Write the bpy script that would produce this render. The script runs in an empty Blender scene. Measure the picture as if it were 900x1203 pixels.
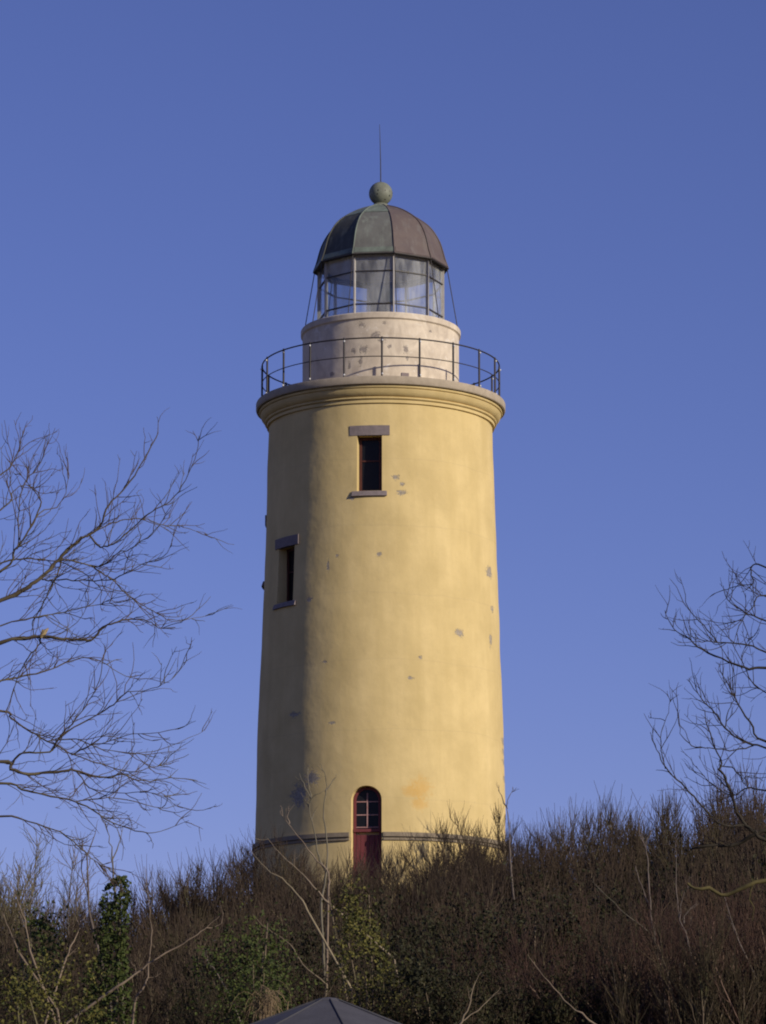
import bpy, bmesh, math, random
import numpy as np
from mathutils import Vector, noise, Matrix
R = math.radians
scene = bpy.context.scene
COL = scene.collection

# ------------------------------------------------------------------ camera
W0, H0, F = 900.0, 1203.0, 4280.0          # photograph size and focal length in its pixels
PITCH = R(11.7)
CAM = Vector((0, 0, 1.6))
cd = bpy.data.cameras.new('camera'); cam = bpy.data.objects.new('camera', cd); COL.objects.link(cam)
cam.location = CAM; cam.rotation_euler = (R(90) + PITCH, 0, 0)
cd.sensor_fit = 'HORIZONTAL'; cd.sensor_width = 36.0; cd.lens = 36.0 * F / W0
cd.clip_start = 0.5; cd.clip_end = 20000
scene.camera = cam

# ------------------------------------------------------------------ sky, sun, exposure
SUN_AZ, SUN_EL = R(52), R(20)              # azimuth: to the right of the direction from tower to camera
sun_dir = Vector((math.sin(SUN_AZ)*math.cos(SUN_EL), -math.cos(SUN_AZ)*math.cos(SUN_EL), math.sin(SUN_EL)))
w = bpy.data.worlds.new('World'); scene.world = w; w.use_nodes = True
nt = w.node_tree; bg = nt.nodes['Background']
sky = nt.nodes.new('ShaderNodeTexSky'); sky.sky_type = 'NISHITA'; sky.sun_disc = False
sky.sun_elevation = SUN_EL
sky.sun_rotation = math.atan2(sun_dir.x, sun_dir.y)
sky.altitude = 0; sky.air_density = 1.0; sky.dust_density = 0.0; sky.ozone_density = 6.0
tint = nt.nodes.new('ShaderNodeMix'); tint.data_type = 'RGBA'; tint.blend_type = 'MULTIPLY'
tint.inputs[0].default_value = 1.0; tint.inputs[7].default_value = (1.0, 0.69, 0.95, 1)
nt.links.new(sky.outputs[0], tint.inputs[6]); nt.links.new(tint.outputs[2], bg.inputs[0])
bg.inputs[1].default_value = 0.077
sl = bpy.data.lights.new('sun', 'SUN'); so = bpy.data.objects.new('sun', sl); COL.objects.link(so)
sl.energy = 3.2; sl.angle = R(0.53); sl.color = (1.0, 0.90, 0.74)
so.rotation_euler = sun_dir.to_track_quat('Z', 'Y').to_euler(); so.location = (30, -20, 40)
vs = scene.view_settings
vs.view_transform = 'Standard'; vs.look = 'None'; vs.exposure = 0.4; vs.gamma = 1.0; vs.use_curve_mapping = False
scene.cycles.use_denoising = True; scene.cycles.denoiser = 'OPENIMAGEDENOISE'; scene.cycles.sample_clamp_indirect = 3.0
scene.cycles.filter_width = 2.0; scene.cycles.max_bounces = 6; scene.cycles.transparent_max_bounces = 24

# ------------------------------------------------------------------ helpers
FWD = Vector((0, math.cos(PITCH), math.sin(PITCH))); UP = Vector((0, -math.sin(PITCH), math.cos(PITCH)))
def at(px, py, Y):
    d = FWD + Vector((1, 0, 0))*((px - 450)/F) + UP*((601.5 - py)/F)
    return CAM + d*(Y/d.y)

def tag(o, label=None, cat=None, group=None, kind=None):
    if label: o['label'] = label
    if cat: o['category'] = cat
    if group: o['group'] = group
    if kind: o['kind'] = kind
    return o
def empty(name, loc=(0, 0, 0), rz=0):
    o = bpy.data.objects.new(name, None); COL.objects.link(o)
    o.location = loc; o.rotation_euler = (0, 0, rz); o.empty_display_size = 0.3
    return o
def link(name, me, parent=None, mat=None):
    if mat is not None and not me.materials: me.materials.append(mat)
    o = bpy.data.objects.new(name, me); COL.objects.link(o)
    if parent is not None: o.parent = parent
    return o
def mesh_of(verts, faces, name='m', smooth=False, sharp=None):
    me = bpy.data.meshes.new(name)
    me.from_pydata([tuple(v) for v in verts], [], faces)
    if smooth:
        me.polygons.foreach_set('use_smooth', [True]*len(me.polygons))
        if sharp: me.set_sharp_from_angle(angle=R(sharp))
    me.update()
    return me
def copy_tree(o, parent=None):
    c = o.copy(); COL.objects.link(c); c.parent = parent
    for ch in o.children: copy_tree(ch, c)
    return c

def lathe(profile, n=160, closed=False, a0=0.0):
    """profile: list of (r, z); returns verts, faces of a surface of revolution"""
    V, Fc = [], []
    m = len(profile)
    for i in range(n):
        a = a0 + 2*math.pi*i/n
        s, c = math.sin(a), -math.cos(a)
        for r, z in profile: V.append((r*s, r*c, z))
    k = m if closed else m - 1
    for i in range(n):
        j = (i + 1) % n
        for q in range(k):
            q2 = (q + 1) % m
            Fc.append((i*m + q, j*m + q, j*m + q2, i*m + q2))
    return V, Fc
def box_local(place, s0, s1, r0, r1, z0, z1):
    """a box in tower coordinates given by a placing function (s, r, z)"""
    V = [place(s, r, z) for z in (z0, z1) for r in (r0, r1) for s in (s0, s1)]
    Fc = [(0, 2, 3, 1), (4, 5, 7, 6), (0, 1, 5, 4), (2, 6, 7, 3), (0, 4, 6, 2), (1, 3, 7, 5)]
    return V, Fc
def join(parts):
    V, Fc = [], []
    for v, f in parts:
        o = len(V); V += list(v); Fc += [tuple(i + o for i in q) for q in f]
    return V, Fc
def fix(me):
    bm = bmesh.new(); bm.from_mesh(me); bmesh.ops.recalc_face_normals(bm, faces=bm.faces); bm.to_mesh(me); bm.free(); return me
def bevel(me, wd, seg=2):
    bm = bmesh.new(); bm.from_mesh(me); bmesh.ops.recalc_face_normals(bm, faces=bm.faces)
    bmesh.ops.bevel(bm, geom=list(bm.edges), offset=wd, segments=seg, affect='EDGES', profile=0.6)
    bm.to_mesh(me); bm.free(); return me

class Tubes:
    def __init__(s): s.V, s.F, s.n = [], [], 0
    def add(s, pts, rad, k=3, cap=False):
        P = np.asarray(pts, float); n = len(P); r = np.asarray(rad, float)
        t = np.empty_like(P); t[1:-1] = P[2:] - P[:-2]; t[0] = P[1] - P[0]; t[-1] = P[-1] - P[-2]
        t /= np.linalg.norm(t, axis=1)[:, None] + 1e-9
        mean = P[-1] - P[0]
        ref = np.zeros(3); ref[np.argmin(np.abs(mean))] = 1.0
        u = np.cross(t, ref); u /= np.linalg.norm(u, axis=1)[:, None] + 1e-9
        v = np.cross(t, u)
        a = np.arange(k)*2*math.pi/k
        ring = P[:, None, :] + r[:, None, None]*(np.cos(a)[None, :, None]*u[:, None, :] + np.sin(a)[None, :, None]*v[:, None, :])
        s.V.append(ring.reshape(-1, 3))
        b = s.n + np.arange(n - 1)[:, None]*k; i = np.arange(k)[None, :]; j = (i + 1) % k
        s.F.append(np.stack([b + i, b + j, b + k + j, b + k + i], -1).reshape(-1, 4))
        s.n += n*k
        if cap: s.caps = getattr(s, 'caps', []) + [(s.n - n*k, k), (s.n - k, k)]
    def mesh(s, name='tubes', smooth=True):
        V = np.concatenate(s.V); Fq = np.concatenate(s.F)
        me = bpy.data.meshes.new(name)
        me.vertices.add(len(V)); me.vertices.foreach_set('co', V.astype(np.float32).ravel())
        me.loops.add(len(Fq)*4); me.loops.foreach_set('vertex_index', Fq.astype(np.int32).ravel())
        me.polygons.add(len(Fq)); me.polygons.foreach_set('loop_start', np.arange(0, len(Fq)*4, 4, dtype=np.int32))
        me.update(calc_edges=True)
        if smooth: me.polygons.foreach_set('use_smooth', np.ones(len(Fq), bool))
        return me
def tube_mesh(pts, rad, k=8, closed=False):
    T = Tubes()
    if not hasattr(rad, '__len__'): rad = [rad]*len(pts)
    T.add(pts, rad, k); return T.mesh()
def smooth_path(pts, sub=4):
    P = [Vector(p) for p in pts]; out = []
    for i in range(len(P) - 1):
        p0 = P[max(i - 1, 0)]; p1 = P[i]; p2 = P[i + 1]; p3 = P[min(i + 2, len(P) - 1)]
        for k in range(sub):
            t = k/sub
            out.append(0.5*((2*p1) + (p2 - p0)*t + (2*p0 - 5*p1 + 4*p2 - p3)*t*t + (3*p1 - p0 - 3*p2 + p3)*t**3))
    out.append(P[-1]); return out

# ------------------------------------------------------------------ materials
class NB:
    def __init__(s, name):
        s.m = bpy.data.materials.new(name); s.m.use_nodes = True; s.t = s.m.node_tree
        s.b = s.t.nodes['Principled BSDF']; s.out = s.t.nodes['Material Output']
    def n(s, typ, **kw):
        nd = s.t.nodes.new(typ)
        for k, v in kw.items():
            if hasattr(nd, k): setattr(nd, k, v)
        return nd
    def l(s, a, b): s.t.links.new(a, b)
    def mix(s, fac, a, b, blend='MIX'):
        nd = s.n('ShaderNodeMix', data_type='RGBA', blend_type=blend)
        for sock, v in ((nd.inputs[0], fac), (nd.inputs[6], a), (nd.inputs[7], b)):
            if isinstance(v, (int, float)): sock.default_value = v
            elif isinstance(v, tuple): sock.default_value = (*v, 1)
            else: s.l(v, sock)
        return nd.outputs[2]
    def math(s, op, a, b=None, c=None):
        nd = s.n('ShaderNodeMath', operation=op)
        for i, v in enumerate((a, b, c)):
            if v is None: continue
            if isinstance(v, (int, float)): nd.inputs[i].default_value = v
            else: s.l(v, nd.inputs[i])
        return nd.outputs[0]
    def noise(s, vec, scale, detail=4, rough=0.55, dist=0.0):
        nd = s.n('ShaderNodeTexNoise'); nd.inputs['Scale'].default_value = scale; nd.inputs['Detail'].default_value = detail
        nd.inputs['Roughness'].default_value = rough; nd.inputs['Distortion'].default_value = dist
        if vec is not None: s.l(vec, nd.inputs['Vector'])
        return nd.outputs['Fac']
    def ramp(s, fac, lo, hi, a=0.0, b=1.0):
        nd = s.n('ShaderNodeMapRange'); nd.inputs[1].default_value = lo; nd.inputs[2].default_value = hi
        nd.inputs[3].default_value = a; nd.inputs[4].default_value = b; s.l(fac, nd.inputs[0]); return nd.outputs[0]
    def obj(s): return s.n('ShaderNodeTexCoord').outputs['Object']
    def scale(s, vec, sc):
        nd = s.n('ShaderNodeMapping'); nd.inputs['Scale'].default_value = sc; s.l(vec, nd.inputs[0]); return nd.outputs[0]
    def bump(s, h, strength, dist):
        nd = s.n('ShaderNodeBump'); nd.inputs['Strength'].default_value = strength; nd.inputs['Distance'].default_value = dist
        s.l(h, nd.inputs['Height']); s.l(nd.outputs[0], s.b.inputs['Normal'])
    def base(s, c, rough=0.8, metal=0.0, spec=0.3):
        if isinstance(c, tuple): s.b.inputs['Base Color'].default_value = (*c, 1)
        else: s.l(c, s.b.inputs['Base Color'])
        s.b.inputs['Roughness'].default_value = rough; s.b.inputs['Metallic'].default_value = metal
        s.b.inputs['Specular IOR Level'].default_value = spec
        return s.m

def mottled(name, a, b, sc=3.0, rough=0.8, bump=0.3, dist=0.01, metal=0.0, spec=0.3, stretch=(1, 1, 1)):
    k = NB(name); o = k.scale(k.obj(), stretch)
    f = k.ramp(k.noise(o, sc, 6, 0.6), 0.3, 0.7)
    k.bump(k.noise(o, sc*6, 4), bump, dist)
    return k.base(k.mix(f, a, b), rough, metal, spec)

TOWER_D = 102.0
TX = (447.3 - 450)/F*104.0
def zpx(py, D=TOWER_D): return CAM.z + D*math.tan(PITCH + math.atan((601.5 - py)/F))
def rpx(h, py):
    z = zpx(py) - CAM.z
    return h/F*(TOWER_D*math.cos(PITCH) + z*math.sin(PITCH))
ZB = 10.4                                   # ground at the tower's foot
def zl(py): return zpx(py) - ZB             # tower-local height of a row at the axis
def aw(px, half): return math.degrees(math.asin(max(-1, min(1, (px - 447.4)/half))))

# (azimuth in degrees, row at the axis, half width m, half height m, kind)
def wall_row(py, half):                     # row on the front of a wall -> axis row
    el = PITCH + math.atan((601.5 - py)/F)
    return py
SPOTS = []
def spot(px, py, rx, rz, half=140.0):
    az = aw(px, half)
    # the wall's front at this azimuth is nearer than the axis: correct the height
    depth = TOWER_D - 3.35*math.cos(R(az))
    z = CAM.z + depth*math.tan(PITCH + math.atan((601.5 - py)/F)) - ZB
    SPOTS.append((R(az), z, rx, rz))

def wall_material(name, spots, stain=None, base_a=(0.68, 0.525, 0.25), base_b=(0.58, 0.44, 0.195), rad=3.35, peel=(0.38, 0.335, 0.285), grime=0.0):
    k = NB(name); o = k.obj()
    sep = k.n('ShaderNodeSeparateXYZ'); k.l(o, sep.inputs[0])
    az = k.math('ARCTAN2', sep.outputs[0], k.math('MULTIPLY', sep.outputs[1], -1.0))
    comb = k.n('ShaderNodeCombineXYZ'); k.l(k.math('MULTIPLY', az, rad), comb.inputs[0]); k.l(sep.outputs[2], comb.inputs[1])
    uv = comb.outputs[0]
    streak = k.ramp(k.noise(k.scale(uv, (2.2, 0.22, 1)), 1.0, 5, 0.6), 0.35, 0.68)
    blot = k.ramp(k.noise(o, 0.9, 6, 0.62), 0.36, 0.66)
    col = k.mix(k.math('MULTIPLY', streak, 0.8), base_a, base_b)
    col = k.mix(k.math('MULTIPLY', blot, 0.62), col, tuple(c*0.86 for c in base_b))
    if grime:
        g1 = k.ramp(k.noise(k.scale(uv, (1.3, .8, 1)), 1.6, 6, 0.66, 0.6), 0.42, 0.66)
        col = k.mix(k.math('MULTIPLY', g1, grime), col, (0.42, 0.35, 0.275))
        g2 = k.ramp(k.noise(k.scale(uv, (1, 1, 1)), 2.7, 5, 0.6, 0.8), 0.60, 0.72)
        col = k.mix(k.math('MULTIPLY', g2, grime), col, (0.76, 0.71, 0.63))
    fine = k.ramp(k.noise(o, 14, 4, 0.7), 0.58, 0.80)
    col = k.mix(k.math('MULTIPLY', fine, 0.45), col, (0.46, 0.36, 0.20))
    # day joints of the plaster: faint horizontal lines
    dj = k.math('PINGPONG', k.math('ADD', sep.outputs[2], k.math('MULTIPLY', k.noise(o, 0.7, 2), 0.25)), 0.95)
    col = k.mix(k.ramp(dj, 0.0, 0.03, 0.16, 0.0), col, (0.40, 0.31, 0.17))
    # small chips everywhere
    chips = k.ramp(k.noise(uv, 5.5, 5, 0.75, 0.4), 0.715, 0.73)
    col = k.mix(k.math('MULTIPLY', chips, 0.8), col, peel)
    ns = k.math('SUBTRACT', k.noise(k.scale(uv, (1, 1, 1)), 6.5, 6, 0.78, 1.2), 0.5)
    total = None
    for (a, z, rx, rz) in spots:
        sub = k.n('ShaderNodeVectorMath', operation='SUBTRACT'); k.l(uv, sub.inputs[0]); sub.inputs[1].default_value = (a*rad, z, 0)
        mul = k.n('ShaderNodeVectorMath', operation='MULTIPLY'); k.l(sub.outputs[0], mul.inputs[0]); mul.inputs[1].default_value = (1/rx, 1/rz, 0)
        ln = k.n('ShaderNodeVectorMath', operation='LENGTH'); k.l(mul.outputs[0], ln.inputs[0])
        d = k.math('ADD', ln.outputs['Value'], k.math('MULTIPLY', ns, 4.2))
        mk = k.ramp(d, 0.62, 0.92, 0.9, 0.0)
        total = mk if total is None else k.math('MAXIMUM', total, mk)
    if stain:
        for (a, z, rx, rz) in stain:
            sub = k.n('ShaderNodeVectorMath', operation='SUBTRACT'); k.l(uv, sub.inputs[0]); sub.inputs[1].default_value = (a*rad, z, 0)
            mul = k.n('ShaderNodeVectorMath', operation='MULTIPLY'); k.l(sub.outputs[0], mul.inputs[0]); mul.inputs[1].default_value = (1/rx, 1/rz, 0)
            ln = k.n('ShaderNodeVectorMath', operation='LENGTH'); k.l(mul.outputs[0], ln.inputs[0])
            d = k.math('ADD', ln.outputs['Value'], k.math('MULTIPLY', ns, 3.0))
            col = k.mix(k.ramp(d, 0.4, 1.1, 0.62, 0.0), col, (0.60, 0.36, 0.10))
    h = k.math('ADD', k.math('MULTIPLY', k.noise(o, 30, 3, 0.5), 0.10), k.noise(o, 3.5, 4, 0.5))
    if total is not None:
        pc = k.mix(k.ramp(k.noise(uv, 18, 3), 0.35, 0.65), peel, tuple(c*0.55 for c in peel))
        col = k.mix(total, col, pc)
        h = k.math('SUBTRACT', h, k.math('MULTIPLY', total, 0.6))
    h = k.math('SUBTRACT', h, k.math('MULTIPLY', chips, 0.35))
    k.bump(h, 0.55, 0.02)
    return k.base(col, 0.9, 0, 0.15)

# ------------------------------------------------------------------ ground
def sstep(a, b, x):
    t = max(0.0, min(1.0, (x - a)/(b - a))); return t*t*(3 - 2*t)
def ground_z(x, y):
    b = 4.2*sstep(12, 75, y)
    r = math.hypot(x - TX, y - TOWER_D)
    b += (ZB - 4.2)*(1 - sstep(3.9, 15, r))
    b += 3.2*sstep(5, 11, x)*sstep(74, 90, y)*(1 - sstep(104, 130, y))
    b -= 4.0*sstep(112, 200, y)
    if r > 6: b += 0.35*noise.noise((x*0.13, y*0.13, 0.3))*sstep(6, 10, r)
    return b
def axis_coords(dense0, dense1, step, far):
    a = list(np.arange(dense0, dense1 + 1e-6, step)); s = step
    lo, hi = dense0, dense1
    while hi < far: s *= 1.45; hi += s; lo -= s; a.append(hi); a.insert(0, lo)
    return a
gx = axis_coords(-30, 30, 1.25, 6000); gy = axis_coords(0, 130, 1.25, 6000)
GV = [(x, y, ground_z(x, y)) for y in gy for x in gx]; nx = len(gx)
GF = [(j*nx + i, j*nx + i + 1, (j + 1)*nx + i + 1, (j + 1)*nx + i) for j in range(len(gy) - 1) for i in range(nx - 1)]
k = NB('earth_and_leaf_litter'); o = k.obj()
c = k.mix(k.ramp(k.noise(o, 0.8, 6), 0.35, 0.65), (0.085, 0.066, 0.038), (0.075, 0.075, 0.030))
c = k.mix(k.ramp(k.noise(o, 9, 5, 0.7), 0.45, 0.7), c, (0.14, 0.105, 0.06))
k.bump(k.noise(o, 12, 6, 0.7), 0.8, 0.08)
M_GROUND = k.base(c, 0.95, 0, 0.1)
tag(link('ground', mesh_of(GV, GF, 'ground', True), None, M_GROUND), kind='structure')

# ------------------------------------------------------------------ the lighthouse
spot(465, 560, .10, .10); spot(472, 578, .14, .10); spot(473, 568, .07, .07)
spot(576, 672, .22, .20); spot(578, 716, .13, .09); spot(575, 752, .10, .22)
spot(538, 744, .16, .13); spot(481, 797, .10, .05); spot(492, 773, .06, .06)
spot(352, 840, .22, .10); spot(393, 850, .13, .05); spot(384, 778, .10, .05)
spot(358, 935, .34, .36); spot(372, 915, .28, .24); spot(305, 926, .2, .16)
spot(446, 651, .08, .06); spot(365, 704, .12, .10); spot(396, 652, .06, .06); spot(386, 665, .05, .20)
spot(594.0, 872, .55, .11, 147); spot(594.0, 884, .45, .10, 147); spot(594.2, 897, .5, .12, 147); spot(594.2, 916, .5, .12, 147)
spot(412, 585, .12, .06)
M_WALL = wall_material('yellow_limewash', SPOTS)
# rusty stain to the right of the door
SP2 = SPOTS; SPOTS = []
spot(492, 925, .30, .34); spot(480, 930, .24, .2); spot(490, 945, .26, .2)
STAIN = SPOTS; SPOTS = SP2
bpy.data.materials.remove(M_WALL)
M_WALL = wall_material('yellow_limewash', SPOTS, STAIN)
DSP = []
for px, py, rx, rz in ((425, 382, .14, .10), (442, 394, .16, .11), (448, 400, .12, .08), (452, 380, .07, .05), (428, 411, .14, .13), (416, 413, .07, .1),
                       (411, 430, .05, .18), (424, 425, .06, .14), (457, 407, .05, .08), (476, 411, .10, .12), (478, 421, .05, .08), (391, 440, .12, .07), (505, 390, .06, .05)):
    az = aw(px, 91.9); depth = TOWER_D - 2.2*math.cos(R(az))
    DSP.append((R(az), CAM.z + depth*math.tan(PITCH + math.atan((601.5 - py)/F)) - ZB, rx, rz))
M_DRUM = wall_material('worn_cream_plaster', DSP, None, (0.70, 0.605, 0.475), (0.61, 0.52, 0.405), 2.2, (0.33, 0.285, 0.25), 0.75)
M_STONE = mottled('grey_concrete', (0.42, 0.35, 0.26), (0.32, 0.265, 0.195), 5, 0.9, 0.4, 0.01)
M_LINTEL = mottled('brown_granite', (0.235, 0.19, 0.185), (0.17, 0.14, 0.135), 9, 0.85, 0.4, 0.01)
M_COURSE = mottled('grey_stone_course', (0.27, 0.22, 0.155), (0.20, 0.16, 0.115), 7, 0.9, 0.4, 0.01)
M_REDWOOD = mottled('dark_red_paint', (0.175, 0.042, 0.045), (0.12, 0.028, 0.032), 6, 0.6, 0.3, 0.004, 0, 0.3, (6, 6, 0.6))
M_BROWNWOOD = mottled('red_brown_paint', (0.085, 0.026, 0.019), (0.06, 0.019, 0.015), 6, 0.6, 0.3, 0.004)
M_PUTTY = mottled('worn_pale_glazing_bar', (0.42, 0.27, 0.25), (0.30, 0.14, 0.13), 12, 0.7, 0.2, 0.003)
M_IRON = mottled('dark_painted_iron', (0.020, 0.018, 0.019), (0.038, 0.029, 0.025), 8, 0.55, 0.2, 0.003, 0, 0.4)
M_MULL = mottled('grey_painted_iron', (0.42, 0.40, 0.38), (0.33, 0.30, 0.27), 8, 0.6, 0.2, 0.003)
M_BOLT = mottled('bright_galvanised', (0.72, 0.72, 0.72), (0.6, 0.6, 0.6), 20, 0.4, 0.1, 0.001)
M_INSIDE = mottled('dark_interior', (0.03, 0.028, 0.026), (0.02, 0.018, 0.018), 3, 0.9, 0.1, 0.01)
M_CEIL = mottled('pale_painted_boarding', (0.36, 0.31, 0.28), (0.28, 0.235, 0.21), 4, 0.8, 0.2, 0.01)
M_FLOOR = mottled('pale_bounce_paint', (0.62, 0.60, 0.56), (0.5, 0.48, 0.45), 5, 0.7, 0.1, 0.004)  # pale so that it throws sunlight up inside the lantern
def copper(name, a, b, streak):
    k = NB(name); o = k.obj()
    f1 = k.ramp(k.noise(o, 1.6, 6, 0.65, 0.5), 0.36, 0.66)
    c = k.mix(f1, a, b)
    st = k.ramp(k.noise(k.scale(o, (5, 5, 0.5)), 1.2, 5, 0.6), 0.52, 0.72)
    c = k.mix(k.math('MULTIPLY', st, 0.55), c, streak)
    k.bump(k.noise(o, 3.5, 4), 0.5, 0.03)
    rg = k.ramp(k.noise(o, 4, 4), 0.3, 0.7, 0.55, 0.8); k.l(rg, k.b.inputs['Roughness'])
    m = k.base(c, 0.55, 0.0, 0.25); return m
M_CU_GREEN = copper('grey_green_patina', (0.165, 0.168, 0.152), (0.115, 0.112, 0.104), (0.23, 0.255, 0.215))
M_CU_DARK = copper('black_green_patina', (0.060, 0.060, 0.052), (0.085, 0.085, 0.072), (0.15, 0.17, 0.14))
M_CU_BROWN = copper('purple_brown_copper', (0.105, 0.080, 0.078), (0.13, 0.100, 0.090), (0.17, 0.155, 0.14))
M_VERDI = copper('pale_verdigris', (0.18, 0.22, 0.18), (0.12, 0.135, 0.115), (0.25, 0.30, 0.25))
def glass_dark(name):
    k = NB(name); k.base((0.012, 0.012, 0.014), 0.25, 0, 0.15); return k.m
M_DARKGLASS = glass_dark('dark_window_glass')
k = NB('dusty_lantern_glass'); o = k.obj()
tr = k.n('ShaderNodeBsdfTransparent'); tr.inputs[0].default_value = (0.93, 0.95, 0.96, 1)
df = k.n('ShaderNodeBsdfDiffuse'); df.inputs[0].default_value = (0.80, 0.80, 0.78, 1)
gl = k.n('ShaderNodeBsdfGlossy'); gl.inputs['Roughness'].default_value = 0.04
m1 = k.n('ShaderNodeMixShader'); m2 = k.n('ShaderNodeMixShader')
dust = k.ramp(k.noise(k.scale(o, (3, 3, 0.7)), 1.5, 5, 0.65), 0.36, 0.74, 0.05, 0.26)
lw = k.n('ShaderNodeLayerWeight'); lw.inputs[0].default_value = 0.5
fr = k.math('ADD', k.math('MULTIPLY', k.math('POWER', lw.outputs['Facing'], 4.0), 0.6), 0.035)
k.l(dust, m1.inputs[0]); k.l(tr.outputs[0], m1.inputs[1]); k.l(df.outputs[0], m1.inputs[2])
k.l(fr, m2.inputs[0]); k.l(m1.outputs[0], m2.inputs[1]); k.l(gl.outputs[0], m2.inputs[2]); k.l(m2.outputs[0], k.out.inputs[0])
M_GLASS = k.m
k = NB('green_lens_glass'); k.base((0.06, 0.075, 0.06), 0.12, 0, 0.6); k.b.inputs['Transmission Weight'].default_value = 0.2; k.b.inputs['IOR'].default_value = 1.5
M_LENS = k.m

LH = empty('lighthouse', (TX, TOWER_D, ZB))
tag(LH, 'round yellow plastered lighthouse with copper dome and glazed lantern on the hill', 'lighthouse')
def place(azdeg):
    a = R(azdeg); n = (math.sin(a), -math.cos(a)); t = (math.cos(a), math.sin(a))
    return lambda s, r, z: (n[0]*r + t[0]*s, n[1]*r + t[1]*s, z)
PROF = [(985+60, 149.5), (972, 147.3), (840, 143.6), (700, 137.4), (595, 134.2), (507, 131.4)]
def wall_r(z):                              # wall radius at a tower-local height
    pts = [(zl(y), rpx(h, y)) for y, h in PROF]
    if z <= pts[0][0]: return pts[0][1] + (pts[0][0] - z)*0.02
    for (z0, r0), (z1, r1) in zip(pts, pts[1:]):
        if z <= z1: return r0 + (r1 - r0)*(z - z0)/(z1 - z0)
    return pts[-1][1]
def front_z(py, az=0.0):                    # height of a row on the wall's face at this azimuth
    z = 8.0
    for _ in range(4):
        depth = TOWER_D - wall_r(z)*math.cos(R(az))
        z = CAM.z + depth*math.tan(PITCH + math.atan((601.5 - py)/F)) - ZB
    return z
ZTOP = zl(503)
# wall: solid, then the openings are cut out of it
zs = list(np.linspace(-1.2, ZTOP, 110)); NSEG = 220
V, Fc = [], []
for i in range(NSEG):
    a = 2*math.pi*i/NSEG
    for z in zs:
        p = Vector((math.sin(a), -math.cos(a), 0))
        q = p*3.3 + Vector((0, 0, z))
        r = wall_r(z) + 0.022*noise.noise(q*0.42) + 0.012*noise.noise(q*1.15) + 0.0025*noise.noise(q*3.1)
        V.append((p.x*r, p.y*r, z))
m = len(zs)
for i in range(NSEG):
    j = (i + 1) % NSEG
    for q in range(m - 1): Fc.append((i*m + q, j*m + q, j*m + q + 1, i*m + q + 1))
b0 = len(V); V += [(0, 0, zs[0]), (0, 0, zs[-1])]
for i in range(NSEG):
    j = (i + 1) % NSEG
    Fc += [(b0, j*m, i*m), (b0 + 1, i*m + m - 1, j*m + m - 1)]
wall_me = mesh_of(V, Fc, 'wall'); fix(wall_me); wall_me.materials.append(M_WALL)

WIN = []                                     # (azimuth, z0, z1, width)
A1, A2, A3 = -5.5, -53.5, -98.0
WIN.append((A1, front_z(576.5, A1), front_z(511, A1), 0.63))
WIN.append((A2, front_z(707.5, A2), front_z(642, A2), 0.70))
WIN.append((A3, zl(683), zl(617), 0.70))
def arch_outline(w, z0, zsp, n=14):
    o = [(-w/2, z0)] + [(-w/2*math.cos(math.pi*i/n), zsp + w/2*math.sin(math.pi*i/n)) for i in range(n + 1)] + [(w/2, z0)]
    return o
def prism(outline, pl, r0, r1, flare=0.0):
    n = len(outline); cx = sum(p[0] for p in outline)/n
    V = [pl(s, r0, z) for s, z in outline] + [pl(s*(1 + flare), r1, z) for s, z in outline]
    Fc = [tuple(range(n)), tuple(range(2*n - 1, n - 1, -1))] + [(i, i + n, (i + 1) % n + n, (i + 1) % n) for i in range(n)]
    return V, Fc
AD = -6.35; DW = 0.76
D_TOP = front_z(922.8, AD); D_BOT = D_TOP - 2.95; D_SPR = D_TOP - DW/2
AN = 87.0; N_TOP = zl(957); N_SPR = N_TOP - 0.5
cutters = []
for az, z0, z1, wd in WIN:
    cutters.append(prism([(-wd/2, z0), (-wd/2, z1), (wd/2, z1), (wd/2, z0)], place(az), wall_r(z0) - 0.42, wall_r(z0) + 0.2, 0.17))
cutters.append(prism(arch_outline(DW, D_BOT, D_SPR), place(AD), wall_r(D_SPR) - 0.34, wall_r(D_SPR) + 0.3, 0.20))
cutters.append(prism(arch_outline(1.0, N_TOP - 2.6, N_SPR), place(AN), wall_r(N_SPR) - 0.22, wall_r(N_SPR) + 0.4))
wob = bpy.data.objects.new('wall', wall_me); COL.objects.link(wob)
tmp = []
for cv, cf in cutters:
    me = mesh_of(cv, cf); fix(me); me.materials.append(M_WALL)
    co = bpy.data.objects.new('cut', me); COL.objects.link(co); tmp.append(co)
    md = wob.modifiers.new('b', 'BOOLEAN'); md.operation = 'DIFFERENCE'; md.object = co; md.solver = 'EXACT'
bpy.context.view_layer.update()
dg = bpy.context.evaluated_depsgraph_get()
new = bpy.data.meshes.new_from_object(wob.evaluated_get(dg))
wob.modifiers.clear(); wob.data = new
for co in tmp: bpy.data.objects.remove(co)
new.polygons.foreach_set('use_smooth', [True]*len(new.polygons)); new.set_sharp_from_angle(angle=R(32))
wob.parent = LH

def part(name, vf, mat, parent=None, smooth=False, sharp=35, bev=0, rec=True):
    me = mesh_of(vf[0], vf[1], name)
    if rec: fix(me)
    if bev: bevel(me, bev)
    if smooth:
        me.polygons.foreach_set('use_smooth', [True]*len(me.polygons)); me.set_sharp_from_angle(angle=R(sharp))
    return link(name, me, parent or LH, mat)

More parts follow.
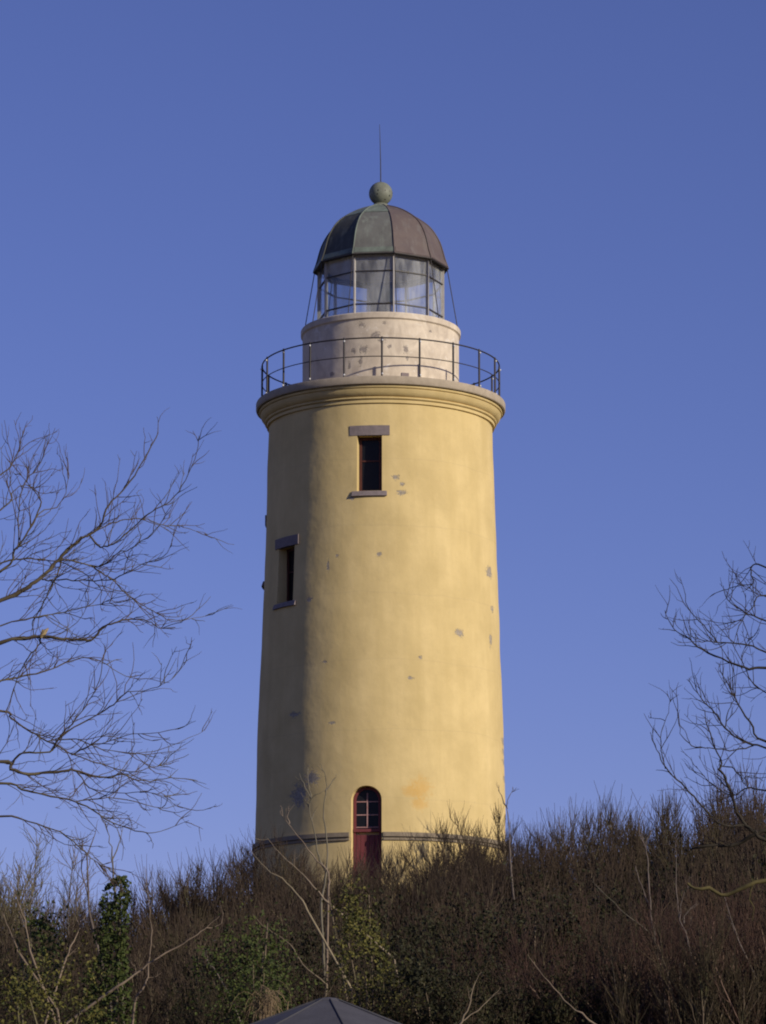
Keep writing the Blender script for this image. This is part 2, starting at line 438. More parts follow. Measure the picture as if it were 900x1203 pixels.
def curved_slab(az, w, r_in, out, z0, z1, n=8, tilt=0.0):
    """stone set in the round wall, following its curve"""
    V, Fc = [], []
    for i in range(n + 1):
        s = -w/2 + w*i/n
        for (rr, z) in ((r_in, z0), (r_in + out, z0), (r_in + out - tilt, z1), (r_in, z1)):
            a = R(az) + s/r_in
            V.append((math.sin(a)*rr, -math.cos(a)*rr, z))
    for i in range(n):
        for q in range(4): Fc.append((i*4 + q, (i + 1)*4 + q, (i + 1)*4 + (q + 1) % 4, i*4 + (q + 1) % 4))
    Fc += [(0, 1, 2, 3), tuple(n*4 + q for q in (3, 2, 1, 0))]
    return V, Fc

for az, z0, z1, wd in WIN:
    rw = wall_r((z0 + z1)/2); rl = wall_r(z1)
    part('lintel', curved_slab(az, 1.09, rl - 0.10, 0.125, z1 - 0.01, z1 + 0.275), M_LINTEL, bev=0.006)
    part('window_sill', curved_slab(az, wd + 0.23, wall_r(z0) - 0.38, 0.46, z0 - 0.15, z0 - 0.005, tilt=0.05), M_LINTEL, bev=0.008)
    pl = place(az); ri = wall_r(z0) - 0.40
    fv = join([box_local(pl, -wd/2 + .004, -wd/2 + .075, ri, ri + .07, z0 + .004, z1 - .012), box_local(pl, wd/2 - .075, wd/2 - .004, ri, ri + .07, z0 + .004, z1 - .012),
               box_local(pl, -wd/2 + .075, wd/2 - .075, ri + .002, ri + .068, z0 + .004, z0 + .085), box_local(pl, -wd/2 + .075, wd/2 - .075, ri + .002, ri + .068, z1 - .08, z1 - .012)])
    fr_ = part('window_frame', fv, M_BROWNWOOD)
    zm = (z0 + z1)/2 + 0.12
    part('glazing_bar', box_local(pl, -wd/2 + .075, wd/2 - .075, ri + .012, ri + .05, zm - .02, zm + .02), M_BROWNWOOD, fr_)
    part('pane', box_local(pl, -wd/2 + .072, wd/2 - .072, ri + .018, ri + .026, z0 + .08, zm - .018), M_DARKGLASS, fr_)
    part('pane', box_local(pl, -wd/2 + .072, wd/2 - .072, ri + .018, ri + .026, zm + .018, z1 - .076), M_DARKGLASS, fr_)

# door: arched fanlight over a boarded leaf
pl = place(AD); ri = wall_r(D_SPR) - 0.335
Z_TR = front_z(975, AD)                        # transom
def arch_ring(w, zb, zsp, t, r0, r1, n=14):
    o = arch_outline(w, zb, zsp, n); i_ = arch_outline(w - 2*t, zb, zsp, n); m = len(o)
    V = [pl(s, r0, z) for s, z in o] + [pl(s, r0, z) for s, z in i_] + [pl(s, r1, z) for s, z in o] + [pl(s, r1, z) for s, z in i_]
    Fc = []
    for a in range(m - 1):
        b = a + 1
        Fc += [(a, b, b + m, a + m), (a + 2*m, a + 3*m, b + 3*m, b + 2*m), (a, a + 2*m, b + 2*m, b), (a + m, b + m, b + 3*m, a + 3*m)]
    Fc += [(0, m, 3*m, 2*m), (m - 1, 3*m - 1, 4*m - 1, 2*m - 1)]
    return V, Fc
DI = DW - 0.006
fan = part('fanlight_frame', arch_ring(DI, Z_TR + .02, D_SPR, 0.075, ri + .03, ri + .10), M_REDWOOD)
iw = DI/2 - 0.073
part('fanlight_glass', prism(arch_outline(2*iw, Z_TR + .05, D_SPR), pl, ri + .045, ri + .052), M_DARKGLASS, fan)
zf = [front_z(y, AD) for y in (970.5, 956, 940.5)]
part('glazing_bar', box_local(pl, -.016, .016, ri + .053, ri + .078, zf[0] + .02, D_SPR + iw - .10), M_PUTTY, fan)
for z in zf:
    part('glazing_bar', box_local(pl, -iw + .002, iw - .002, ri + .0535, ri + .074, z - .014, z + .014), M_PUTTY, fan)
part('transom', box_local(pl, -DI/2, DI/2, ri + .02, ri + .135, Z_TR - .03, Z_TR + .055), M_REDWOOD, bev=0.008)
door = part('door_frame', join([box_local(pl, -DI/2, -DI/2 + .06, ri + .02, ri + .095, D_BOT + .01, Z_TR - .031), box_local(pl, DI/2 - .06, DI/2, ri + .02, ri + .095, D_BOT + .01, Z_TR - .031)]), M_REDWOOD)
nb = 5; bw = (DI - 0.124)/nb
for i in range(nb):
    s0 = -DI/2 + .062 + i*bw
    part('door_plank', box_local(pl, s0 + .004, s0 + bw - .004, ri + .02, ri + .055 + .003*(i % 2), D_BOT + .02, Z_TR - .10), M_REDWOOD, door, bev=0.004)
part('threshold', box_local(pl, -DW/2 - .1, DW/2 + .1, ri + .0, ri + .34, D_BOT - .12, D_BOT + .003), M_COURSE, bev=.01)

# string course with its drip, cut at the door
def ring_arc(profile, a0, a1, n):
    V, Fc = [], []; m = len(profile)
    for i in range(n + 1):
        a = R(a0 + (a1 - a0)*i/n)
        for r, z in profile: V.append((math.sin(a)*r, -math.cos(a)*r, z))
    for i in range(n):
        for q in range(m): Fc.append((i*m + q, (i + 1)*m + q, (i + 1)*m + (q + 1) % m, i*m + (q + 1) % m))
    Fc += [tuple(range(m)), tuple(n*m + q for q in reversed(range(m)))]
    return V, Fc
ZC = front_z(977, 0); rc = wall_r(ZC)
dw = math.degrees((DW*1.17/2 + .02)/rc)
part('string_course', ring_arc([(rc - .05, ZC), (rc + .07, ZC - .012), (rc + .075, ZC - .13), (rc + .02, ZC - .145), (rc + .018, ZC - .175), (rc + .045, ZC - .18), (rc + .045, ZC - .225), (rc - .05, ZC - .23)],
                               AD + dw, AD + 360 - dw, 180), M_COURSE, smooth=True, sharp=25)

# cornice and gallery
def pr(pts): return [(rpx(h, y), zl(y)) for h, y in pts]
corn = pr([(128, 504.6), (131.9, 504.4), (133.8, 503.9), (134.0, 500.6), (133.4, 500.2), (135.4, 499.9), (136.3, 499.0), (136.2, 497.8), (135.0, 497.3), (136.2, 496.8), (138.2, 495.2), (140.2, 492.6), (141.3, 489.2),
           (140.6, 488.7), (142.4, 488.3), (143.0, 487.2), (142.6, 485.8), (128, 485.6)])
part('cornice', lathe(corn, 200, True), M_WALL, smooth=True, sharp=28)
slab = pr([(60, 486.0), (145.2, 485.4), (146.0, 484.8), (146.5, 483.6), (146.5, 477.4), (146.0, 476.2), (144.8, 475.9), (60, 475.5)])
part('gallery_slab', lathe(slab, 200, True), M_STONE, smooth=True, sharp=28)
ZF = zl(475.9)
RR = rpx(139.2, 432); ZR = zl(431.5)
def ring_path(r, z, n=120): return [(r*math.sin(2*math.pi*i/n), -r*math.cos(2*math.pi*i/n), z) for i in range(n + 1)]
link('handrail', tube_mesh(ring_path(RR, ZR), 0.021, 8), LH, M_IRON)
link('mid_rail', tube_mesh(ring_path(RR, ZR - 0.53), 0.014, 8), LH, M_IRON)
post_me = tube_mesh([(0, 0, ZF - .03), (0, 0, ZF + .05), (0, 0, ZR - .05), (0, 0, ZR + .035)], [.034, .029, .029, .027], 8)
sph_v, sph_f = lathe([(0.0005, -.028), (.020, -.020), (.028, 0), (.020, .020), (.0005, .028)], 8)
sph_me = mesh_of(sph_v, sph_f, 'bolt', True)
for i in range(20):
    a = R(0.6 + 18*i)
    po = link('railing_post', post_me, LH, M_IRON); po.location = (RR*math.sin(a), -RR*math.cos(a), 0); po.rotation_euler.z = a
    for zz in (ZF + 0.085, ZR - 0.07):
        bo = link('bolt', sph_me, po, M_BOLT); bo.location = (0.012, -.03, zz)
# lantern drum
ZD1 = zl(391.5)
drum = pr([(91.9, 476.5), (91.9, 398.0), (92.6, 397.4), (93.9, 396.6), (94.0, 391.2), (93.2, 390.0), (92, 389.8), (60, 389.4)])
part('lantern_drum', lathe(drum + [(rpx(60, 480), ZF - .05)], 160, True), M_DRUM, smooth=True, sharp=28)
ZDT = zl(389.6)
# metal vent plate at the foot of the drum
az = aw(475.5, 91.9); zv = CAM.z + (TOWER_D - 2.2)*math.tan(PITCH + math.atan((601.5 - 440)/F)) - ZB
part('vent_plate', box_local(place(az), -.11, .11, rpx(91.9, 450) - .02, rpx(91.9, 450) + .022, zv - .10, zv + .06), M_LINTEL, bev=.006)
# cleat on the left silhouette, seen edge-on
# ---- lantern (ten sides)
NS = 10; OFF = 11.7
RL = rpx(72.4, 340); ZE = zl(315.5); ZL0 = ZDT + 0.01
va = [R(OFF + 36*i) for i in range(NS)]
def vtx(i, r, z): a = va[i % NS]; return Vector((r*math.sin(a), -r*math.cos(a), z))
ZB1 = zl(336.5); ZB2 = zl(374.5)
levels = [ZL0 + .03, ZB2, ZB1, ZE - .02]
fin_me = None
for i in range(NS):
    # vertical fin: deep outwards, thin across
    V = []
    for z in (ZL0, ZE):
        for (r, s) in ((RL - .03, -.018), (RL + .065, -.018), (RL + .065, .018), (RL - .03, .018)): V.append((s, -r, z))
    Fc = [(0, 1, 2, 3), (7, 6, 5, 4), (0, 4, 5, 1), (1, 5, 6, 2), (2, 6, 7, 3), (3, 7, 4, 0)]
    if fin_me is None: fin_me = fix(mesh_of(V, Fc, 'lantern_mullion'))
    mo = link('lantern_mullion', fin_me, LH, M_MULL); mo.rotation_euler.z = va[i]
half = RL*math.sin(R(18)); RA = RL*math.cos(R(18))
def side_place(i):
    a = va[i] + R(18); n = (math.sin(a), -math.cos(a)); t = (math.cos(a), math.sin(a))
    return lambda s, r, z: (n[0]*r + t[0]*s, n[1]*r + t[1]*s, z)
pane_mes, bar_me = {}, {}
base_pl = lambda s, r, z: (s, -r, z)
for lv in range(3):
    z0, z1 = levels[lv] + .018, levels[lv + 1] - .018
    pane_mes[lv] = fix(mesh_of(*box_local(base_pl, -half + .02, half - .02, RA - .004, RA + .004, z0, z1)))
for q, (z, h) in enumerate(((levels[0], .03), (levels[1], .016), (levels[2], .016), (levels[3], .03))):
    bar_me[q] = fix(mesh_of(*box_local(base_pl, -half + .012, half - .012, RA - .022, RA + .03, z - h, z + h)))
for i in range(NS):
    rz = va[i] + R(18)
    for lv in range(3):
        po = link('lantern_pane', pane_mes[lv], LH, M_GLASS); po.rotation_euler.z = rz
    for q in range(4):
        bo = link('lantern_glazing_bar', bar_me[q], LH, M_IRON); bo.rotation_euler.z = rz
# ceiling boarding inside the dome, floor plate
part('lantern_ceiling', lathe([(0.02, ZE + .22), (RL*.5, ZE + .16), (RA - .02, ZE + .02), (RA - .02, ZE + .05), (RL*.5, ZE + .20), (0.02, ZE + .26)], 40, True), M_CEIL, smooth=True)
part('lantern_floor', lathe([(0.02, ZDT - .03), (rpx(70, 390), ZDT - .03), (rpx(70, 390), ZDT + .004), (0.02, ZDT + .004)], 40, True), M_FLOOR)  # unseen floor disc, added pale to bounce sunlight onto the ceiling
# the lens
def lensprof():
    o = []; z0, z1 = zl(357), zl(338.5); r = rpx(13.6, 350); n = 11
    for i in range(n):
        a, b = z0 + (z1 - z0)*i/n, z0 + (z1 - z0)*(i + 1)/n
        o += [(r, a), (r + .035, (a + b)/2), (r, b - .004)]
    return [(0.01, z0)] + o + [(r*.8, z1 + .03), (0.01, z1 + .05)]
ln = part('lens', lathe(lensprof(), 36), M_LENS, smooth=True, sharp=20)
part('lens_pedestal', lathe([(0.01, ZDT), (rpx(15.5, 360), ZDT), (rpx(15.5, 360), zl(371)), (rpx(13, 360), zl(369)), (rpx(13, 360), zl(358)), (rpx(15, 360), zl(357.4)), (rpx(15, 360), zl(356.6)), (0.01, zl(356.6))], 32), M_IRON, ln, smooth=True)
part('lens_cap', lathe([(0.01, zl(339)), (rpx(14.6, 340), zl(339)), (rpx(14.6, 340), zl(337.6)), (rpx(6, 340), zl(335)), (0.01, zl(334))], 32), M_IRON, ln, smooth=True)
# ---- dome
DP = pr([(79.0, 317.6), (78.6, 316.0), (75.2, 306.5), (72.6, 297.0), (69.2, 287.0), (63.0, 275.8), (55.5, 267.0), (45.2, 259.4), (33.2, 252.4), (21.0, 247.0), (9.5, 243.2)])
def fine(prof, sub=3):
    P = smooth_path([(r, 0, z) for r, z in prof], sub); return [(p.x, p.z) for p in P]
DPf = fine(DP)
PANMAT = {}
for i in range(NS): PANMAT[i] = (M_CU_DARK, M_CU_BROWN, M_CU_GREEN)[(i*7 + 1) % 3]
# vertex i is at OFF+36*i degrees; panel i lies between vertex i and i+1
PANMAT[0] = M_CU_BROWN; PANMAT[1] = M_CU_BROWN; PANMAT[9] = M_CU_GREEN; PANMAT[8] = M_CU_DARK; PANMAT[7] = M_CU_DARK
for i in range(NS):
    V, Fc = [], []; m = len(DPf)
    for shell in (0.0, -0.035):
        for q in (0, 1):
            for r, z in DPf:
                v = vtx(i + q, max(r + shell, .02), z + shell*0.4); V.append(v)
    # add a middle column bulged slightly inwards: hand-beaten sheet
    for q in range(m - 1):
        Fc.append((q, m + q, m + q + 1, q + 1)); Fc.append((2*m + q, 2*m + q + 1, 3*m + q + 1, 3*m + q))
        Fc.append((q, q + 1, 2*m + q + 1, 2*m + q)); Fc.append((m + q, 3*m + q, 3*m + q + 1, m + q + 1))
    Fc += [(0, 2*m, 3*m, m), (m - 1, 2*m - 1, 4*m - 1, 3*m - 1)]
    pn = part('dome_panel', (V, Fc), PANMAT[i], smooth=True, sharp=30)
    # lower flashing band and the cross seam
    def seam(z_lo, z_hi, off, mat, nm):
        idx = [(r, z) for r, z in DPf if z_lo <= z <= z_hi]
        if len(idx) < 2: return
        V, Fc = [], []; mm = len(idx)
        for sh in (off, 0.002):
            for q in (0, 1):
                for r, z in idx:
                    a = vtx(i + q, r + sh, z + sh*.5); b = vtx(i + 1 - q, r + sh, z + sh*.5); V.append(a.lerp(b, 0.03))
        for q in range(mm - 1):
            Fc += [(q, mm + q, mm + q + 1, q + 1), (2*mm + q, 2*mm + q + 1, 3*mm + q + 1, 3*mm + q), (q, q + 1, 2*mm + q + 1, 2*mm + q), (mm + q, 3*mm + q, 3*mm + q + 1, mm + q + 1)]
        Fc += [(0, 2*mm, 3*mm, mm), (mm - 1, 2*mm - 1, 4*mm - 1, 3*mm - 1)]
        part(nm, (V, Fc), mat, pn, smooth=True, sharp=30)
    seam(zl(316.2), zl(308), .012, M_CU_BROWN if PANMAT[i] is M_CU_BROWN else M_VERDI, 'flashing')
    if i in (9, 8): seam(zl(262.5), zl(243), .012, M_VERDI, 'upper_sheet')
    rb = Tubes(); rb.add([vtx(i, r + .012, z) for r, z in DPf], [.021]*m, 6)
    link('dome_rib', rb.mesh(), LH, M_VERDI if i == 9 else (M_CU_BROWN if i in (0, 1, 2) else M_CU_DARK))
    # eave gutter edge under each panel
    e0, e1 = vtx(i, DP[0][0] + .012, DP[0][1] - .01), vtx(i + 1, DP[0][0] + .012, DP[0][1] - .01)
    link('eave_edge', tube_mesh([e0, e0.lerp(e1, .5), e1], .026, 6), LH, M_IRON)
    s0, s1 = vtx(i, rpx(78.4, 316), zl(318.5)), vtx(i, rpx(91.0, 390), ZDT - .01)
    link('stay_rod', tube_mesh([s0, s0.lerp(s1, .5), s1], .013, 6), LH, M_IRON)
# soffit closing the dome to the lantern head
part('eave_soffit', lathe([(RL - .06, ZE - .01), (rpx(77.4, 317), zl(317.8)), (rpx(77.4, 317), zl(316.6)), (RL - .06, ZE + .05)], NS, True, R(OFF)), M_IRON)
BC = zl(227.6); BRr = rpx(14.0, 227)
prof = [(rpx(11.0, 243), zl(245.0)), (rpx(10.6, 243), zl(242.2)), (rpx(8.2, 241), zl(240.2))]
for i in range(15):
    a = R(-62 + (152)*i/14); prof.append((max(BRr*math.cos(a), .004), BC + BRr*math.sin(a)))
kb = NB('perforated_copper_ball'); o = kb.obj()
cc = kb.mix(kb.ramp(kb.noise(o, 3, 6, .65), .35, .65), (0.20, 0.215, 0.165), (0.135, 0.14, 0.105))
vor = kb.n('ShaderNodeTexVoronoi'); vor.inputs['Scale'].default_value = 9.0; vor.inputs['Randomness'].default_value = 0.3; kb.l(o, vor.inputs['Vector'])
sepz = kb.n('ShaderNodeSeparateXYZ'); kb.l(o, sepz.inputs[0])
band = kb.math('MULTIPLY', kb.ramp(sepz.outputs[2], BC - .30, BC - .24), kb.ramp(sepz.outputs[2], BC + .03, BC + .08, 1, 0))
hole = kb.math('MULTIPLY', kb.ramp(vor.outputs['Distance'], .20, .26, 1, 0), band)
M_BALL = kb.base(kb.mix(hole, cc, (0.012, 0.012, 0.012)), .6, 0, .4)
ball = part('finial_ball', lathe(prof, 40), M_BALL, smooth=True, sharp=50)
link('lightning_rod', tube_mesh([(0, 0, BC + BRr - .02), (-.005, 0, zl(190)), (-.02, 0, zl(165)), (-.035, 0, zl(146))], [.017, .014, .010, .006], 6), ball, M_IRON)

# ------------------------------------------------------------------ plants
def bark(name, a, b, moss=None, sc=6.0):
    k = NB(name); o = k.obj()
    c = k.mix(k.ramp(k.noise(o, sc, 5, .6), .35, .65), a, b)
    oi = k.n('ShaderNodeObjectInfo')
    c = k.mix(k.ramp(oi.outputs['Random'], 0, 1, 0.0, 0.65), c, tuple(x*0.4 for x in a))
    c = k.mix(k.ramp(k.math('FRACT', k.math('MULTIPLY', oi.outputs['Random'], 7.3)), .55, 1, 0, .5), c, (a[0]*.75, a[1]*.95, a[2]*.62))
    if moss:
        c = k.mix(k.ramp(k.noise(o, 1.3, 4, .6), .5, .62, 0, .8), c, moss)
    return k.base(c, .9, 0, .15)
M_TWIG = bark('brown_twigs', (0.092, 0.064, 0.045), (0.044, 0.032, 0.025), None, 1.5)
M_STEM = bark('brown_bark', (0.23, 0.175, 0.12), (0.07, 0.054, 0.042), (0.08, 0.08, 0.035))  # stems lighter than the twigs: a sunlit look put into the bark colour
M_RED = bark('reddish_twigs', (0.105, 0.060, 0.045), (0.040, 0.025, 0.021), None, 1.5)
M_REDSTEM = bark('pale_reddish_shoots', (0.27, 0.18, 0.135), (0.13, 0.08, 0.062), None, 1.5)
M_PALE = bark('pale_tan_bark', (0.30, 0.23, 0.165), (0.20, 0.15, 0.11))
M_GREY = bark('grey_bark', (0.20, 0.16, 0.135), (0.13, 0.105, 0.09))
M_TREE = bark('grey_brown_tree_bark', (0.12, 0.085, 0.065), (0.07, 0.05, 0.042), (0.13, 0.11, 0.06))
M_TREE2 = bark('dark_tree_bark', (0.065, 0.050, 0.042), (0.045, 0.034, 0.03), None)
M_MOSS = bark('mossy_bough', (0.17, 0.14, 0.055), (0.07, 0.06, 0.032), None, 9)
M_BROKEN = bark('fresh_broken_wood', (0.55, 0.42, 0.22), (0.45, 0.33, 0.17))
def leafmat(name, a, b, gloss=.6):
    k = NB(name); o = k.obj()
    g = k.n('ShaderNodeNewGeometry')
    c = k.mix(g.outputs['Random Per Island'], a, b)
    k.b.inputs['Subsurface Weight'].default_value = 0.0
    return k.base(c, gloss, 0, .12)
M_IVY = leafmat('ivy_leaf', (0.028, 0.042, 0.012), (0.065, 0.078, 0.020))
M_IVYY = leafmat('yellow_green_ivy_leaf', (0.035, 0.042, 0.012), (0.13, 0.115, 0.03))
M_DARKLEAF = leafmat('dark_evergreen_leaf', (0.014, 0.015, 0.008), (0.036, 0.034, 0.014))  # evergreen leaves kept extra dark, the thicket's shade put into their colour
M_STRAW = mottled('dry_grass', (0.24, 0.17, 0.095), (0.14, 0.10, 0.06), 8, .9)

def rv(rng): return np.array([rng.gauss(0, 1), rng.gauss(0, 1), rng.gauss(0, 1)])
def grow(rng, p, d, L, n, wob, up):
    p = np.array(p, float); d = np.array(d, float); d /= np.linalg.norm(d); pts = [p.copy()]
    for i in range(n):
        d = d + rv(rng)*wob + np.array([0, 0, up]); d /= np.linalg.norm(d)
        p = p + d*(L/n); pts.append(p.copy())
    return np.array(pts)
def along(pts, t):
    f = t*(len(pts) - 1); i = min(int(f), len(pts) - 2); u = f - i
    return pts[i]*(1 - u) + pts[i + 1]*u, pts[i + 1] - pts[i]
def taper(r0, r1, n): return np.linspace(r0, r1, n + 1)
def side_dir(rng, t, ang):
    t = t/np.linalg.norm(t); q = rv(rng); q -= t*np.dot(q, t); q /= np.linalg.norm(q) + 1e-9
    return t*math.cos(ang) + q*math.sin(ang)

def leaf_mesh(rng, centres, size, flat=0.3):
    """many small folded leaves"""
    V, Fc = [], []
    for c in centres:
        s = size*rng.uniform(.65, 1.25)
        n = rv(rng)*np.array([1, 1, .7]) + np.array([0, -.55, .55]); n /= np.linalg.norm(n)
        u = np.cross(n, rv(rng)); u /= np.linalg.norm(u); v = np.cross(n, u)
        b = len(V); fold = n*s*.18
        V += [c - u*s*.55, c - v*s*.42 + fold - u*s*.1, c + u*s*.62, c + v*s*.42 + fold - u*s*.1]
        Fc += [(b, b + 1, b + 2), (b, b + 2, b + 3)]
    return mesh_of(V, Fc, 'leaves')

def shrub_proto(seed, kind):
    rng = random.Random(seed)
    st, tw = Tubes(), Tubes(); leafpos = []
    H = 4.0
    ns = {'thorn': 13, 'red': 17, 'leafy': 9}[kind]
    for i in range(ns):
        a = rng.uniform(0, 2*math.pi); lean = rng.uniform(.08, .55)
        d0 = (math.cos(a)*lean, math.sin(a)*lean, 1)
        L = H*rng.uniform(.68, .96)*(1.0 - .25*lean)
        base = (math.cos(a)*rng.uniform(0, .35), math.sin(a)*rng.uniform(0, .35), -.35)
        pts = grow(rng, base, d0, L, 9, .10, .06)
        r0 = rng.uniform(.016, .034)
        st.add(pts, taper(r0, .006, 9), 5)
        for b in range(13 if kind != 'red' else 10):
            t = rng.uniform(.18, .98); p, tg = along(pts, t)
            Lb = (1.25*(1 - t) + .38)*rng.uniform(.6, 1.2)
            bp = grow(rng, p, side_dir(rng, tg, rng.uniform(.40, .95)), Lb, 5, .12, .22)
            st.add(bp, taper(.0095*(1.25 - .5*t), .0048, 5), 3)
            for q in range({'thorn': 9, 'red': 8, 'leafy': 7}[kind]):
                tt = rng.uniform(.1, 1.0); p2, tg2 = along(bp, tt)
                Lt = rng.uniform(.2, .72)*(1.15 if kind == 'red' else 1)
                tp = grow(rng, p2, side_dir(rng, tg2, rng.uniform(.25, .95)), Lt, 3, .12, .32)
                tw.add(tp, [.0056, .005, .0042, .0028], 3)
                if kind == 'leafy' and p2[2] < H*.80:
                    for _ in range(9):
                        leafpos.append(along(tp, rng.random())[0] + rv(rng)*.07)
    return st.mesh('stems'), tw.mesh('twigs'), (leaf_mesh(rng, leafpos, .058) if leafpos else None)

PROTO = {}
for kind, n, sm, tm in (('thorn', 6, M_STEM, M_TWIG), ('red', 3, M_REDSTEM, M_RED), ('leafy', 4, M_STEM, M_TWIG)):
    L = []
    for i in range(n):
        s_, t_, l_ = shrub_proto(100*len(kind) + i, kind)
        s_.materials.append(sm); t_.materials.append(tm)
        if l_: l_.materials.append(M_DARKLEAF)
        L.append((s_, t_, l_))
    PROTO[kind] = L
SKY_PROFILE = [(-250, 1000), (-120, 1000), (0, 1022), (60, 1050), (110, 1066), (160, 1062), (200, 1036), (250, 1004), (300, 990), (350, 1005), (420, 1012), (470, 1004), (520, 995), (560, 968), (600, 976), (650, 956), (700, 946), (760, 942), (800, 922), (850, 905), (900, 890), (1020, 890), (1150, 920)]
def profile(px): return float(np.interp(px, [p[0] for p in SKY_PROFILE], [p[1] for p in SKY_PROFILE]))
rng = random.Random(7)
ROWS = [(99, 0), (95.5, 4), (92.5, 10), (89.5, 18), (86.5, 32), (83.5, 50), (80, 72), (76.5, 94), (73, 114), (69.5, 132), (66, 150), (62.5, 168)]
SIDE = ('left of the lighthouse', 'in front of the lighthouse', 'right of the lighthouse')
LEVEL = ('at the top of the thicket', 'halfway down the thicket', 'at the foot of the thicket')
LOOK = {'thorn': 'leafless brown shrub', 'red': 'reddish bare shrub', 'leafy': 'dark evergreen shrub'}
GRP = {'thorn': 'bare brown shrubs', 'red': 'reddish shrubs', 'leafy': 'evergreen shrubs'}
def add_shrub(x, y, ztop, kind, zone, level, sc=None):
    g = ground_z(x, y)
    s = (ztop - g)/3.25 if sc is None else sc
    if s > 1.15: s = 1.15 + (s - 1.15)*.72
    s = max(.38, min(1.75, s))
    root = empty('shrub', (x, y, g), rng.uniform(0, 6.28)); root.scale = (s**.75, s**.75, s)
    tag(root, f'{LOOK[kind]} {LEVEL[level]} {SIDE[zone]}', 'shrub', f'{GRP[kind]} {LEVEL[level]} {SIDE[zone]}')
    a, b, c = rng.choice(PROTO[kind])
    link('stems', a, root); link('twigs', b, root)
    if c: link('leaves', c, root)
for ri_, (Y, off) in enumerate(ROWS):
    px = -250 + rng.uniform(0, 40)
    while px < 1150:
        jx = px + rng.uniform(-18, 18); y = Y + rng.uniform(-1.4, 1.4)
        tp = profile(jx) + off + rng.uniform(-12, 20) - (10 if rng.random() < .15 else 0)
        p = at(jx, tp, y)
        rt = math.hypot(p.x - TX, p.y - TOWER_D)
        zone = 0 if jx < 300 else (1 if jx < 600 else 2)
        if rt > 4.6:
            kind = 'thorn'
            if ri_ >= 5 and rng.random() < (.78 if 380 < jx < 740 else (.5 if 200 < jx <= 380 else .28)): kind = 'leafy'  # evergreens crowded mid-thicket, their dark leaves also standing in for deep shade
            if ri_ >= 8 and jx > 590 and rng.random() < .75: kind = 'red'
            if kind == 'red' and zone == 0: kind = 'thorn'
            add_shrub(p.x, p.y, p.z, kind, zone, 0 if ri_ < 4 else (1 if ri_ < 8 else 2))
        px += rng.uniform(40, 60)*(90/Y)**.5

# ------------------------------------------------------------------ trees with limbs that reach into view
def traced(spec, Y0, rng, px_m, sub=4):
    """spec: list of (parent index or None, depth slope in m per m, r0 px, r1 px, [(px,py),...]); returns world polylines with radii"""
    out = []
    for par, slope, r0, r1, pts in spec:
        if par is None: y0 = Y0
        else:
            pp = out[par][2]; q = pts[0]
            i = min(range(len(pp)), key=lambda n: (pp[n][0] - q[0])**2 + (pp[n][1] - q[1])**2); y0 = out[par][0][i][1]
        P2 = smooth_path([(x, y, 0) for x, y in pts], sub)
        P2 = [p if n_ in (0, len(P2) - 1) else p + Vector((rng.gauss(0, .55), rng.gauss(0, .55), 0)) for n_, p in enumerate(P2)]
        acc, W = 0.0, []
        for n, p in enumerate(P2):
            if n: acc += math.hypot(p.x - P2[n - 1].x, p.y - P2[n - 1].y)/px_m
            W.append(np.array(at(p.x, p.y, y0 + slope*acc + 0.03*math.sin(acc*9 + r0))))
        out.append((np.array(W), np.linspace(.60*r0/px_m, .55*r1/px_m, len(W))*np.array([rng.uniform(.85, 1.18) for _ in W]), [(p.x, p.y) for p in P2]))
    return out
def twigs_on(T, rng, pts, dens, Lr, r, up, ang=(.35, .95), sub=3, t0=.1, bias=(0, 0, 0), lvl=2):
    """side twigs along a limb, each with finer twigs"""
    L = np.linalg.norm(np.diff(pts, axis=0), axis=1).sum()
    for i in range(max(1, int(L*dens))):
        t = rng.uniform(t0, 1.0); p, tg = along(pts, t)
        d = side_dir(rng, tg, rng.uniform(*ang)) + np.array(bias)
        Lt = rng.uniform(*Lr)*(1.15 - .5*t)
        n = 6
        tp = grow(rng, p, d, Lt, n, .17, up)
        T.add(tp, taper(r, r*.42, n), 4)
        if lvl > 1:
            twigs_on(T, rng, tp, sub, (Lr[0]*.45, Lr[1]*.45), r*.66, up, ang, sub, .12, bias, lvl - 1)

def crown_rest(rng, TB, TT, pts, side, n, z_lo):
    """limbs and twigs on the sides of the crown that the picture does not show"""
    pts = np.array([tuple(p) for p in pts]); zt = pts[-1][2]
    for i in range(n):
        t = rng.uniform(.42, .98); p, tg = along(pts, t)
        if p[2] < z_lo: continue
        a = rng.uniform(-1.9, 1.9); d = (side*math.cos(a), math.sin(a), rng.uniform(.3, 1.0))
        if d[0]*side < -.05: d = (side*.1, d[1], d[2])
        L = rng.uniform(1.6, 3.4)*(1.15 - .5*t)
        lp = grow(rng, p, d, L, 10, .10, .05)
        TB.add(lp, taper(.045*(1.3 - .6*t), .008, 10), 6)
        twigs_on(TT, rng, lp, 6.5, (.3, 1.1), .006, .07, (.35, 1.0), 4.0, .12, (0, 0, .1))
    lead = grow(rng, pts[-1], tg*0 + np.array((side*.12, 0, 1.0)), 1.6, 8, .08, .05)
    TB.add(lead, taper(.05, .008, 8), 6); twigs_on(TT, rng, lead, 8, (.3, 1.0), .006, .08, (.35, .9), 4.0, .05)

